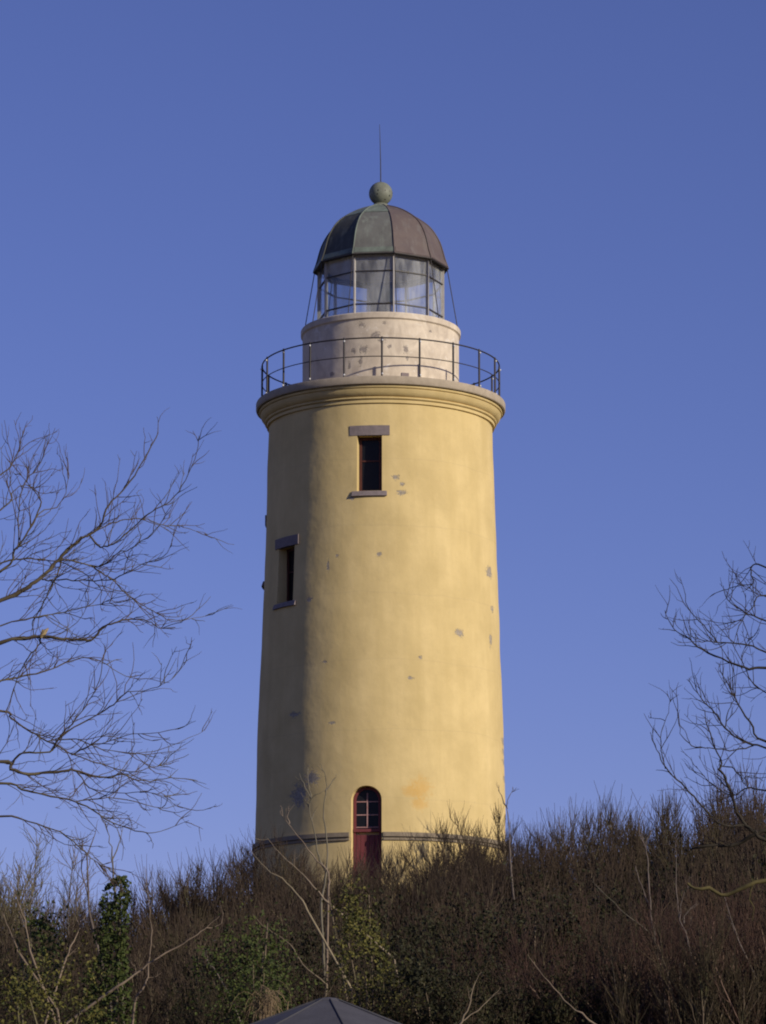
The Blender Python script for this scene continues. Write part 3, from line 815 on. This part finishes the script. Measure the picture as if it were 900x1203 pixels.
rng = random.Random(21)
LY = 44.0; PM = F/44.8
TRUNK_X = -235
def root_pts(pts, drop=70):
    x0, y0 = pts[0]
    return [(TRUNK_X, y0 + drop), (TRUNK_X*.5 + x0*.5, y0 + drop*.35)] + pts
LS = [
 (None, .10, 5.2, 1.0, root_pts([(0, 706), (19, 698), (34, 688), (49, 678), (66, 661), (79, 646), (96, 633), (105, 628), (117, 618), (128, 593), (147, 573), (168, 542), (186, 508)], 150)),
 (0, -.35, 1.9, .6, [(105, 628), (114, 640), (123, 642), (137, 637), (156, 620), (178, 601), (200, 589), (214, 571), (229, 540), (234, 512)]),
 (None, -.05, 4.2, .7, root_pts([(0, 755), (30, 750), (48, 748), (67, 750), (90, 752), (108, 751), (120, 738), (134, 732), (154, 727), (174, 730), (187, 738), (206, 737)], 120)),
 (2, .4, 1.8, .7, [(48, 748), (45, 759), (33, 772), (20, 800), (8, 835)]),
 (0, .3, 1.9, .9, [(73, 655), (69, 670), (57, 696), (48, 715), (39, 729), (39, 747)]),
 (0, -.5, 1.5, .6, [(49, 680), (57, 682), (78, 681), (105, 682), (130, 681), (150, 672), (172, 661), (196, 650), (206, 618)]),
 (0, .45, 1.7, .5, [(66, 661), (78, 658), (105, 664), (121, 674), (132, 681), (147, 697), (165, 709), (180, 718), (201, 730), (220, 728), (252, 721)]),
 (6, -.4, 1.2, .5, [(105, 664), (121, 664), (137, 650), (152, 646), (168, 635), (187, 617), (204, 590), (232, 572)]),
 (0, .6, 1.4, .5, [(110, 624), (130, 615), (152, 610), (174, 610), (189, 616), (205, 618), (216, 619), (244, 628)]),
 (None, .05, 4.0, .6, root_pts([(0, 895), (13, 903), (33, 909), (67, 907), (89, 905), (107, 911), (127, 914), (142, 909), (169, 918), (200, 914), (232, 917)], 60)),
 (None, .15, 2.6, .6, root_pts([(0, 835), (13, 844), (33, 857), (56, 871), (84, 885), (111, 895), (150, 906), (185, 900), (222, 886)], -20)),
 (9, -.3, 2.0, .7, [(13, 900), (27, 884), (58, 884), (69, 867), (89, 844), (104, 824), (117, 800), (121, 776)]),
 (11, -.2, 1.6, .5, [(58, 884), (78, 860), (111, 842), (133, 827), (151, 813), (173, 811), (198, 800), (217, 780)]),
 (None, -.15, 2.8, .5, root_pts([(0, 920), (27, 927), (51, 933), (89, 942), (111, 953), (133, 967), (167, 978), (189, 977), (222, 964)], 40)),
 (None, .10, 2.4, .6, root_pts([(0, 959), (33, 965), (71, 978), (96, 998), (116, 1015), (130, 1020)], 20)),
 (10, -.3, 1.4, .5, [(84, 887), (100, 878), (127, 871), (155, 863), (198, 859), (230, 847)]),
 (None, -.1, 3.2, .6, root_pts([(0, 672), (17, 647), (27, 635), (40, 612), (48, 590), (35, 572), (22, 556)], 180)),
 (16, .3, 1.5, .5, [(20, 645), (22, 625), (23, 590), (32, 563), (45, 548), (55, 523), (58, 497)]),
 (None, .2, 2.0, .5, root_pts([(0, 558), (13, 547), (23, 527), (26, 505)], 260)),
 (16, .5, 1.3, .5, [(27, 635), (47, 603), (67, 595), (77, 580), (81, 556)]),
 (None, .2, 2.2, .8, root_pts([(0, 662), (22, 657), (47, 657), (65, 659), (90, 668), (118, 690)], 110)),
 (9, -.5, 1.3, .5, [(89, 905), (105, 925), (140, 932), (175, 930), (205, 940)]),
 (13, .4, 1.3, .5, [(89, 942), (120, 938), (150, 940), (190, 950), (212, 943)]),
 (10, .3, 1.3, .5, [(56, 871), (90, 868), (120, 880), (160, 885), (200, 877), (240, 858)]),
 (None, .3, 2.4, .6, root_pts([(0, 800), (25, 796), (60, 786), (85, 776), (110, 774), (140, 790), (165, 800)], 60)),
 (None, .1, 2.0, .6, root_pts([(0, 735), (30, 728), (60, 722), (90, 716), (118, 710), (150, 706)], 110)),
 (None, .25, 2.0, .6, root_pts([(0, 600), (14, 580), (26, 570), (42, 574)], 230)),
]
limbs = traced(LS, LY, rng, PM)
TB, TT = Tubes(), Tubes()
for P_, r_, _ in limbs: TB.add(P_, r_, 6)
for n, (P_, r_, px_) in enumerate(limbs):
    vis = [i for i, q in enumerate(px_) if q[0] > -110]
    seg = P_[vis[0]:] if vis else P_
    upish = .07 if px_[-1][1] < 700 else .045
    twigs_on(TT, rng, seg, 7.6, (.18, .82), .0056, upish, (.30, 1.05), 4.6, .02, (.06, 0, .12 if px_[-1][1] < 750 else .0))
trunk = Tubes()
tb = [at(TRUNK_X - 12, 1540, LY), at(TRUNK_X, 1250, LY), at(TRUNK_X - 4, 1000, LY), at(TRUNK_X + 4, 860, LY), at(TRUNK_X - 6, 760, LY), at(TRUNK_X + 10, 560, LY), at(TRUNK_X + 30, 380, LY)]
gz = ground_z(tb[0].x, LY)
tb[0].z = gz - .2
pts = smooth_path(tb, 4); trunk.add(pts, np.linspace(.24, .05, len(pts)), 10)
crown_rest(random.Random(77), TB, TT, pts, -1, 26, 4.5)
TREE = empty('bare_tree', (tb[0].x, LY, gz)); inv = Matrix.Translation((-tb[0].x, -LY, -gz))
tag(TREE, 'leafless tree with fanned grey-brown branches reaching in from the left edge', 'tree')
for nm, T, mt in (('trunk', trunk, M_TREE), ('limbs', TB, M_TREE), ('twigs', TT, M_TREE)):
    me = T.mesh(nm); me.transform(inv); link(nm, me, TREE, mt)
# splintered stub on the dark limb
sp = Tubes(); q0 = limbs[2][0]; i0 = min(range(len(q0)), key=lambda n: abs(limbs[2][2][n][0] - 49))
b_ = q0[i0]; e_ = np.array(at(57, 738, b_[1] - .05))
sp.add([b_, b_*.5 + e_*.5 + np.array([0, 0, .012]), e_], [.028, .030, .006], 6); 
sp.add([b_, b_*.4 + e_*.6 + np.array([-.03, 0, .02]), e_ + np.array([-.02, 0, -.035])], [.02, .018, .004], 5)
me = sp.mesh(); me.transform(inv); st_ = link('broken_stub', me, TREE, M_BROKEN); st_['label'] = 'pale splintered stub of a broken twig'

rng = random.Random(33)
RY = 46.0; PM2 = F/46.8; TRX = 1065
def rroot(pts, drop=60): return [(TRX, pts[0][1] + drop), ((TRX + pts[0][0])/2, pts[0][1] + drop*.35)] + pts
RS = [
 (None, .1, 3.4, .6, rroot([(900, 785), (881, 786), (855, 777), (825, 763), (807, 749), (792, 739), (781, 717)])),
 (None, -.2, 2.6, .6, rroot([(900, 767), (881, 758), (843, 755), (824, 752), (806, 745)], 90)),
 (1, .4, 1.4, .5, [(843, 755), (831, 739), (813, 721), (806, 712)]),
 (None, .2, 2.0, .7, rroot([(900, 667), (883, 667), (884, 685), (869, 688), (851, 693)], 160)),
 (None, .1, 2.4, .6, rroot([(900, 730), (889, 725), (875, 719), (855, 704), (850, 688)], 110)),
 (None, -.1, 2.8, .6, rroot([(900, 872), (881, 849), (863, 819), (852, 798), (845, 788)], 60)),
 (None, .2, 3.0, .6, rroot([(900, 878), (875, 872), (852, 855), (840, 837), (825, 822), (807, 798)], 50)),
 (6, -.3, 1.5, .5, [(885, 876), (863, 881), (834, 879), (813, 876), (800, 862), (796, 840)]),
 (None, .05, 4.6, .7, rroot([(900, 987), (888, 978), (876, 970), (864, 950), (858, 928), (850, 910), (845, 903), (848, 897), (840, 878), (830, 848), (828, 834)], 50)),
 (8, -.3, 2.6, .6, [(876, 970), (856, 970), (840, 964), (820, 942), (800, 920), (782, 903), (772, 880), (764, 860)]),
 (9, .3, 1.2, .5, [(782, 903), (777, 885), (777, 861), (784, 842), (788, 822)]),
 (None, .15, 6.0, 2.2, rroot([(905, 976), (887, 981), (869, 990), (851, 994), (833, 993), (811, 998)], 30)),
 (8, .5, 1.3, .5, [(848, 900), (862, 903), (872, 914), (884, 911), (897, 918)]),
 (None, -.3, 2.2, .5, rroot([(900, 700), (885, 712), (868, 735), (862, 760)], 100)),
 (None, .3, 2.0, .5, rroot([(900, 812), (884, 800), (872, 775), (880, 750)], 80)),
 (6, .4, 1.2, .5, [(852, 855), (856, 835), (862, 820), (860, 800)]),
 (None, .3, 2.2, .5, rroot([(900, 930), (880, 925), (860, 935), (835, 920), (818, 900)], 40)),
]
rl = traced(RS, RY, rng, PM2)
TB, TT, TM = Tubes(), Tubes(), Tubes()
for P_, r_, _ in rl: TB.add(P_, r_, 6)
for n, (P_, r_, px_) in enumerate(rl):
    vis = [i for i, q in enumerate(px_) if q[0] < 990]
    seg = P_[vis[0]:] if vis else P_
    twigs_on(TT, rng, seg, 6.5, (.2, .8), .0056, .06, (.45, 1.1), 4.0, .02, (-.12, 0, .22))
trunk = Tubes()
tb = [at(TRX + 5, 1540, RY), at(TRX, 1250, RY), at(TRX + 6, 1040, RY), at(TRX - 4, 900, RY), at(TRX + 8, 800, RY), at(TRX + 2, 640, RY)]
gz = ground_z(tb[0].x, RY); tb[0].z = gz - .2
pts = smooth_path(tb, 4); trunk.add(pts, np.linspace(.22, .05, len(pts)), 10)
crown_rest(random.Random(78), TB, TT, pts, 1, 24, 4.5)
TREE2 = empty('bare_tree', (tb[0].x, RY, gz)); inv = Matrix.Translation((-tb[0].x, -RY, -gz))
tag(TREE2, 'dark crooked leafless tree reaching in from the right edge above the thicket', 'tree')
# the sunlit mossy bough low on the right
mb = traced([(None, .1, 5.0, 3.0, rroot([(900, 1035), (884, 1038), (864, 1047), (847, 1052), (833, 1043), (816, 1044), (808, 1038)], 25)), (0, .3, 1.4, .8, [(884, 1040), (880, 1056), (886, 1066), (884, 1082)])], RY - .8, rng, PM2, 2)
mb[0][0][0][1] += .8
for P_, r_, _ in mb: TM.add(P_, r_, 6)
for nm, T, mt in (('trunk', trunk, M_TREE2), ('limbs', TB, M_TREE2), ('twigs', TT, M_TREE2), ('mossy_bough', TM, M_MOSS)):
    me = T.mesh(nm); me.transform(inv); link(nm, me, TREE2, mt)

# ------------------------------------------------------------------ single stems and saplings standing out of the thicket
def sapling(name, label, cat, Y, spec, mat, seed, tw=2.0, twl=(.15, .5), twr=.006, ground_px=None, up=.08, twmat=None):
    rng = random.Random(seed); pm = F/(Y*1.015)
    L = [(P_, r_*np.linspace(1.4, .6, len(r_)), q_) for P_, r_, q_ in traced(spec, Y, rng, pm)]
    st, tws = Tubes(), Tubes()
    if tw < 1.7: tws = st
    b = L[0][0][0]; g = ground_z(b[0], b[1])
    # carry the first stem down to the ground in one sweep
    tg = L[0][0][2] - b; tg /= np.linalg.norm(tg); hgt = max(.3, b[2] - g)
    foot = np.array([b[0] - tg[0]*hgt*.55, b[1] + .15, g - .15])
    mid = b - tg*hgt*.38
    P0 = np.array(smooth_path([foot, mid*.5 + foot*.5 + np.array([.04, 0, -.05]), mid], 3) + [b*.5 + mid*.5]); r00 = L[0][1][0]
    L[0] = (np.concatenate([P0, L[0][0]]), np.concatenate([np.linspace(r00*1.3, r00, len(P0)), L[0][1]]), L[0][2])
    for P_, r_, _ in L:
        st.add(P_, r_, 6); twigs_on(tws, rng, P_, tw, twl, twr, up, (.4, 1.0), 2.0, .25, (0, 0, .15), 2)
    root = empty(name, (foot[0], foot[1], g)); inv = Matrix.Translation((-foot[0], -foot[1], -g))
    tag(root, label, cat)
    me = st.mesh(); me.transform(inv); link('stem', me, root, mat)
    if tws is not st and tws.V: me = tws.mesh(); me.transform(inv); link('twigs', me, root, twmat or mat)['kind'] = 'stuff'
    return root
sapling('sapling', 'tall bare forked sapling rising in front of the lighthouse left of the door', 'sapling', 72, [
 (None, .05, 1.9, .8, [(380, 1123), (378, 1060), (383, 1031), (384, 993), (380, 952), (383, 929), (382, 912), (376, 897)]),
 (0, .2, 1.1, .7, [(382, 930), (394, 913)]),
 (0, -.2, 1.7, .8, [(383, 1025), (374, 1006), (371, 982), (363, 952), (367, 937), (381, 929)]),
 (2, .2, 1.0, .5, [(366, 940), (356, 920), (352, 908)]), (2, -.2, .9, .5, [(363, 948), (353, 931)]), (2, .3, 1.0, .5, [(365, 938), (362, 915), (361, 904), (357, 895)]),
 (2, .3, .9, .5, [(366, 962), (371, 951)])], M_GREY, 1, .6, (.12, .3))
sapling('leaning_stem', 'pale thin stem leaning left from the forked sapling before the yellow wall', 'stem', 71, [
 (None, .1, 1.4, .7, [(386, 1040), (384, 1022), (369, 1008), (354, 986), (337, 965), (329, 946)]), (0, .1, .8, .5, [(340, 968), (338, 955), (346, 946)])], M_PALE, 2, .3)
sapling('leaning_stem', 'tan stem leaning left with its tip crossing the string course', 'stem', 70, [
 (None, .1, 1.4, .6, [(385, 1060), (374, 1048), (350, 1022), (327, 1001), (314, 985)])], M_PALE, 3, .3)
sapling('leaning_stem', 'tan leaning stem whose tip touches the left foot of the tower', 'stem', 69, [
 (None, .1, 1.6, .7, [(364, 1075), (355, 1059), (337, 1037), (312, 1020), (294, 998)])], M_PALE, 4, .3)
sapling('leaning_stem', 'brown arching stem sloping down right above the grey roof', 'stem', 64, [
 (None, .1, 1.5, .8, [(384, 1160), (381, 1155), (356, 1133), (341, 1110), (314, 1091), (297, 1074)])], M_PALE, 5, .3)
sapling('stem', 'pale wavy upright stem crossed by a slanting one right of the ivy column', 'stem', 62, [
 (None, .05, 1.8, .6, [(158, 1180), (161, 1171), (173, 1152), (174, 1132), (178, 1101), (176, 1071), (173, 1045), (170, 1018)])], M_PALE, 6, .8, (.2, .5))
sapling('leaning_stem', 'pale stem slanting up to the right across the wavy upright stem', 'stem', 61.6, [
 (None, .05, 2.0, .8, [(128, 1166), (144, 1155), (168, 1138), (194, 1120), (221, 1105), (241, 1091), (258, 1076)]), (0, .2, 1.0, .5, [(241, 1091), (252, 1089), (262, 1084)])], M_PALE, 7, .3)
sapling('stem', 'short dull stem bending left in the dark gap above the grey roof', 'stem', 61.5, [
 (None, .05, 1.4, .7, [(268, 1166), (264, 1159), (253, 1140), (244, 1128), (243, 1112)])], M_GREY, 8, .5)
sapling('sapling', 'tall pale sapling standing at the right of the thicket', 'sapling', 64, [
 (None, .05, 1.9, .7, [(778, 1150), (775, 1133), (769, 1098), (765, 1069), (762, 1029), (760, 1002), (752, 980), (750, 962)]), (0, .3, 1.0, .5, [(765, 1069), (753, 1040), (747, 1018)])], M_GREY, 9, .9, (.2, .6))
sapling('sapling', 'pale forked sapling in the right thicket below the mossy bough', 'sapling', 63, [
 (None, .05, 2.0, .7, [(823, 1150), (815, 1133), (805, 1095), (798, 1078), (803, 1051), (810, 1042)]), (0, .3, 1.3, .6, [(804, 1085), (805, 1074), (818, 1062)]), (0, .2, 1.2, .5, [(798, 1078), (795, 1050), (795, 1002), (793, 985)])], M_GREY, 10, .9, (.2, .6))
sapling('leaning_stem', 'brown stem slanting up to the left at the right of the thicket', 'stem', 62.5, [
 (None, .05, 1.3, .6, [(764, 1096), (758, 1091), (729, 1069), (700, 1039)])], M_GREY, 11, .5)
sapling('leaning_stem', 'reddish stem slanting up to the right behind the forked sapling', 'stem', 65, [
 (None, .05, 1.3, .6, [(765, 1100), (773, 1082), (789, 1055), (813, 1029)])], M_RED, 12, .5)
sapling('stem', 'thin grey upright stem near the right edge under the mossy bough', 'stem', 62, [
 (None, .05, 1.4, .6, [(884, 1140), (878, 1127), (864, 1095), (853, 1062), (848, 1044)])], M_GREY, 13, .6)
sapling('stem', 'pale crooked twig stem at the bottom edge right of the grey roof', 'stem', 58, [
 (None, .05, 1.5, .7, [(540, 1204), (552, 1181), (556, 1159), (566, 1142)]), (0, .2, 1.2, .6, [(541, 1201), (568, 1181), (588, 1160)])], M_PALE, 14, .5)
sapling('leaning_stem', 'pale stem slanting up to the left low in the middle right thicket', 'stem', 58, [
 (None, .05, 1.5, .8, [(700, 1204), (688, 1196), (663, 1175), (639, 1147), (620, 1121)])], M_PALE, 15, .4)
sapling('sapling', 'grey bare sapling with two thin tops left of the ivy column', 'sapling', 68, [
 (None, .05, 1.8, .6, [(108, 1085), (104, 1058), (102, 1007), (96, 996), (88, 970)]), (0, .3, 1.2, .5, [(102, 1010), (110, 985), (116, 962)]), (0, .2, 1.2, .5, [(104, 1056), (96, 1024), (96, 1000), (84, 975)])], M_GREY, 16, 1.6, (.25, .7))
sapling('sapling', 'grey bare sapling rising out of the top of the ivy column', 'sapling', 66.5, [
 (None, .05, 1.7, .6, [(136, 1060), (133, 1031), (131, 996), (124, 971), (119, 958)]), (0, .3, 1.1, .5, [(132, 1010), (142, 985), (146, 965)]), (0, -.2, 1.1, .5, [(133, 1025), (120, 1015), (105, 1000)])], M_GREY, 17, 1.8, (.25, .7))
sapling('stem', 'tan stem leaning left at the far left of the thicket', 'stem', 66, [
 (None, .05, 1.6, .7, [(37, 1122), (35, 1113), (29, 1082), (19, 1055), (12, 1035)])], M_PALE, 18, .8)
sapling('stem', 'tan stem leaning left at the very left edge of the picture', 'stem', 66, [
 (None, .05, 1.5, .7, [(24, 1122), (20, 1113), (8, 1085), (2, 1070)])], M_PALE, 19, .6)
sapling('leaning_stem', 'thin tan stem leaning right just left of the ivy column', 'stem', 66, [
 (None, .05, 1.5, .7, [(76, 1130), (80, 1120), (89, 1100), (102, 1073), (106, 1060)])], M_PALE, 20, .6)
sapling('sapling', 'thin bare sapling at the right foot of the tower wall', 'sapling', 84, [
 (None, .05, 1.7, .6, [(600, 1020), (599, 1000), (598, 970), (595, 946), (603, 925)]), (0, .3, 1.0, .5, [(596, 950), (589, 935), (586, 922)])], M_GREY, 21, 1.2, (.15, .4))
# a greyish small tree behind the left thicket
rng = random.Random(5)
for px, ptop, Y, lab in ((18, 955, 90, 'small grey bare tree behind the left thicket at the picture edge'), (60, 985, 92, 'small grey bare tree behind the left thicket near the ivy column')):
    p = at(px, ptop, Y); g = ground_z(p.x, p.y); H = p.z - g
    st, tws = Tubes(), Tubes()
    for i in range(9):
        a = rng.uniform(0, 6.28); ln_ = rng.uniform(.1, .5)
        ps = grow(rng, (rng.uniform(-.2, .2), rng.uniform(-.2, .2), -.2), (math.cos(a)*ln_, math.sin(a)*ln_, 1), H*rng.uniform(.75, 1.0), 10, .09, .05)
        st.add(ps, taper(.045, .008, 10), 5)
        twigs_on(tws, rng, ps, 9.0, (.5, 1.4), .009, .10, (.4, .9), 4.0, .3, (0, 0, .1))
    root = tag(empty('small_tree', (p.x, p.y, g)), lab, 'tree', 'small grey trees behind the left thicket')
    link('stems', st.mesh(), root, M_GREY); link('twigs', tws.mesh(), root, M_STEM)

# ------------------------------------------------------------------ ivy
def ivy(name, label, Y, outline, n, mat, seed, depth=.5, size=.085, stem=True, cat='ivy'):
    """outline: list of (py, px_left, px_right); leaves fill the column's volume, densest at its skin"""
    rng = random.Random(seed); C = []
    ys = [o_[0] for o_ in outline]
    def inside(py, a, q):
        l = np.interp(py, ys, [o_[1] for o_ in outline]); r = np.interp(py, ys, [o_[2] for o_ in outline])
        cx, hw = (l + r)/2, (r - l)/2
        return np.array(at(cx + hw*q*math.cos(a), py, Y + depth*q*math.sin(a)))
    if stem:
        for _ in range(n):
            py = rng.uniform(ys[0], ys[-1]); a = rng.uniform(0, 2*math.pi); q = rng.random()**.35
            wig = 1 + .55*noise.noise((py*.045 + seed*7, math.cos(a)*1.2, math.sin(a)*1.2)) + .22*noise.noise((py*.2, a, seed))
            if noise.noise((py*.10, math.cos(a)*1.6, math.sin(a)*1.6 + seed)) > -.22: C.append(inside(py, a, q*wig))
    else:
        nc = max(8, n//42)
        for _ in range(nc):
            c_ = inside(rng.uniform(ys[0], ys[-1]), rng.uniform(0, 6.28), rng.random()**.5*1.12)
            sg = rng.uniform(.05, .20)
            dr = rv(rng)*np.array([.12, .12, .26])
            for _ in range(rng.randrange(14, 56)):
                C.append(c_ + rv(rng)*sg + dr*rng.uniform(-1, 1))
    b = at((outline[-1][1] + outline[-1][2])/2, ys[-1], Y); g = ground_z(b.x, b.y)
    # leaves carry on down to the ground, out of view
    for _ in range(int(n*.25)):
        a = rng.uniform(0, 6.28); q = rng.random()**.4; hw = (outline[-1][2] - outline[-1][1])/2*Y/F
        C.append(np.array((b.x + hw*q*math.cos(a), b.y + depth*q*math.sin(a), rng.uniform(g, max(b.z, g + .3)))))
    root = tag(empty(name, (b.x, b.y, g)), label, cat); inv = Matrix.Translation((-b.x, -b.y, -g))
    me = leaf_mesh(rng, C, size); me.transform(inv); link('leaves', me, root, mat)
    T = Tubes()
    top = at((outline[0][1] + outline[0][2])/2, ys[0] + 6, Y)
    for j in range(5 if not stem else 2):
        e = np.array(C[rng.randrange(len(C)//2)]) if not stem else np.array(top)
        f0 = np.array((b.x + rng.uniform(-.1, .1), b.y, g - .2))
        ps = np.array(smooth_path([f0, f0*.5 + e*.5 + rv(rng)*.05, e], 5)); T.add(ps, np.linspace(.05 if stem else .02, .012, len(ps)), 6)
    me = T.mesh(); me.transform(inv); link('stem', me, root, M_STEM)
    return root
ivy('ivy_column', 'tall trunk thickly wrapped in green ivy at the left', 66, [(1030, 136, 148), (1040, 124, 154), (1060, 120, 153), (1090, 115, 151), (1120, 110, 152), (1150, 104, 154), (1180, 100, 160), (1203, 98, 165)], 3300, M_IVY, 41, .35, .068)
ivy('ivy_clump', 'yellow-green ivy clump in the bottom left corner', 60, [(1128, 10, 100), (1145, -20, 118), (1170, -30, 124), (1203, -30, 130)], 1700, M_IVYY, 42, .9, .06, False)
ivy('ivy_clump', 'dark green ivy clump above the left slope of the grey roof', 60.5, [(1096, 262, 318), (1115, 240, 345), (1140, 232, 352), (1170, 236, 356), (1203, 240, 350)], 3000, M_IVY, 43, .9, .056, False)
ivy('ivy_clump', 'ivy-wrapped leaning stump right of the forked sapling', 62, [(1045, 402, 412), (1070, 404, 424), (1095, 408, 436), (1120, 400, 448), (1150, 392, 462), (1180, 395, 490), (1203, 395, 500)], 2600, M_IVYY, 44, .6, .056, False)
ivy('ivy_clump', 'small dark ivy clump among twigs at the far left', 67, [(1082, 38, 62), (1092, 32, 72), (1108, 28, 76), (1118, 34, 66)], 420, M_IVY, 45, .5, .07, False)
ivy('ivy_clump', 'dark ivy clump low in the thicket right of the grey roof', 61, [(1130, 470, 530), (1160, 455, 560), (1203, 450, 590)], 1300, M_DARKLEAF, 46, .9, .07, False)
ivy('ivy_clump', 'dark ivy mass in shade right of the lighthouse axis', 70, [(1075, 560, 640), (1100, 540, 680), (1140, 530, 700), (1175, 540, 690)], 1700, M_DARKLEAF, 47, 1.0, .075, False)

# a tuft of dry grass hanging by the roof
rng = random.Random(9); T = Tubes(); c0 = at(312, 1168, 57); g = ground_z(c0.x, c0.y)
for i in range(150):
    a = rng.uniform(0, 6.28); b0_ = np.array((rng.gauss(0, .08), rng.gauss(0, .08), c0.z - g + rng.gauss(-.08, .12)))
    ps = grow(rng, b0_, (math.cos(a)*.6, math.sin(a)*.6, rng.uniform(-.2, .8)), rng.uniform(.2, .62)*(1.2 if rng.random() < .2 else .8), 6, .20, -.55)
    T.add(ps, taper(.0055, .002, 6), 3)
for i in range(14):
    ps = grow(rng, (rng.gauss(0, .06), rng.gauss(0, .06), -.1), (rng.gauss(0, .05), rng.gauss(0, .05), 1), c0.z - g, 6, .02, .03); T.add(ps, taper(.014, .008, 6), 4)
root = tag(empty('dry_grass_tuft', (c0.x, c0.y, g)), 'drooping tuft of dry tan grass just left of the grey roof', 'grass tuft')
link('blades', T.mesh(), root, M_STRAW)

# ------------------------------------------------------------------ the pavilion whose roof peeps in at the bottom
PY = 34.0; ap = at(386, 1171.5, PY); pg = ground_z(ap.x, PY)
PV = tag(empty('pavilion', (ap.x, PY, pg)), 'pointed grey felt roof of a small pavilion at the bottom edge', 'pavilion')
M_FELT = mottled('grey_roofing_felt', (0.078, 0.076, 0.088), (0.058, 0.056, 0.066), 5, .9, .5, .006)
M_FELTD = mottled('dark_felt_seam', (0.060, 0.059, 0.067), (0.045, 0.044, 0.05), 5, .9, .3, .004)
M_WOOD = mottled('grey_weathered_timber', (0.22, 0.18, 0.14), (0.15, 0.12, 0.095), 5, .85, .4, .006, 0, .2, (4, 4, .5))
NP = 8; PRr = 2.75; ZA = ap.z - pg; DROP = 1.03; PO = R(10)
def pv(i, r, dz=0.0):
    a = PO + 2*math.pi*i/NP; return Vector((r*math.sin(a), -r*math.cos(a), ZA - DROP*(r/PRr) + dz))
for i in range(NP):
    # two courses of felt on each facet, the upper lapped over the lower
    for (ra, rb_, dz) in ((.10, .98, .010), (.95, 1.85, .005), (1.82, PRr, .0)):
        a, b, c_, d = pv(i, ra, dz), pv(i + 1, ra, dz), pv(i + 1, rb_, dz), pv(i, rb_, dz)
        dn = Vector((0, 0, -.03))
        part('roof_sheet', ([a, b, c_, d, a + dn, b + dn, c_ + dn, d + dn], [(0, 1, 2, 3), (7, 6, 5, 4), (0, 4, 5, 1), (1, 5, 6, 2), (2, 6, 7, 3), (3, 7, 4, 0)]), M_FELT, PV)
    link('hip_seam', tube_mesh([pv(i, .1, .012), pv(i, 1.4, .010), pv(i, PRr, .006)], .010, 6), PV, M_FELTD)
    a, b = pv(i, PRr - .05), pv(i + 1, PRr - .05); dn = Vector((0, 0, -.16))
    part('fascia', ([a + Vector((0, 0, -.035)), b + Vector((0, 0, -.035)), b + dn, a + dn] + [v*1.0 + Vector((-v.x, -v.y, 0))*.02 for v in (a + Vector((0, 0, -.035)), b + Vector((0, 0, -.035)), b + dn, a + dn)],
                    [(0, 1, 2, 3), (7, 6, 5, 4), (0, 4, 5, 1), (1, 5, 6, 2), (2, 6, 7, 3), (3, 7, 4, 0)]), M_WOOD, PV)
    q = pv(i, PRr - .25)
    part('post', box_local(lambda s, r, z, q=q: (q.x + s, q.y + r, z), -.06, .06, -.06, .06, -.05, q.z - .03), M_WOOD, PV, bev=.008)
part('roof_cap', lathe([(.005, ZA + .0), (.09, ZA - .012), (.13, ZA - .035), (.13, ZA - .07), (.005, ZA - .07)], 8, False, PO), M_FELT, PV)
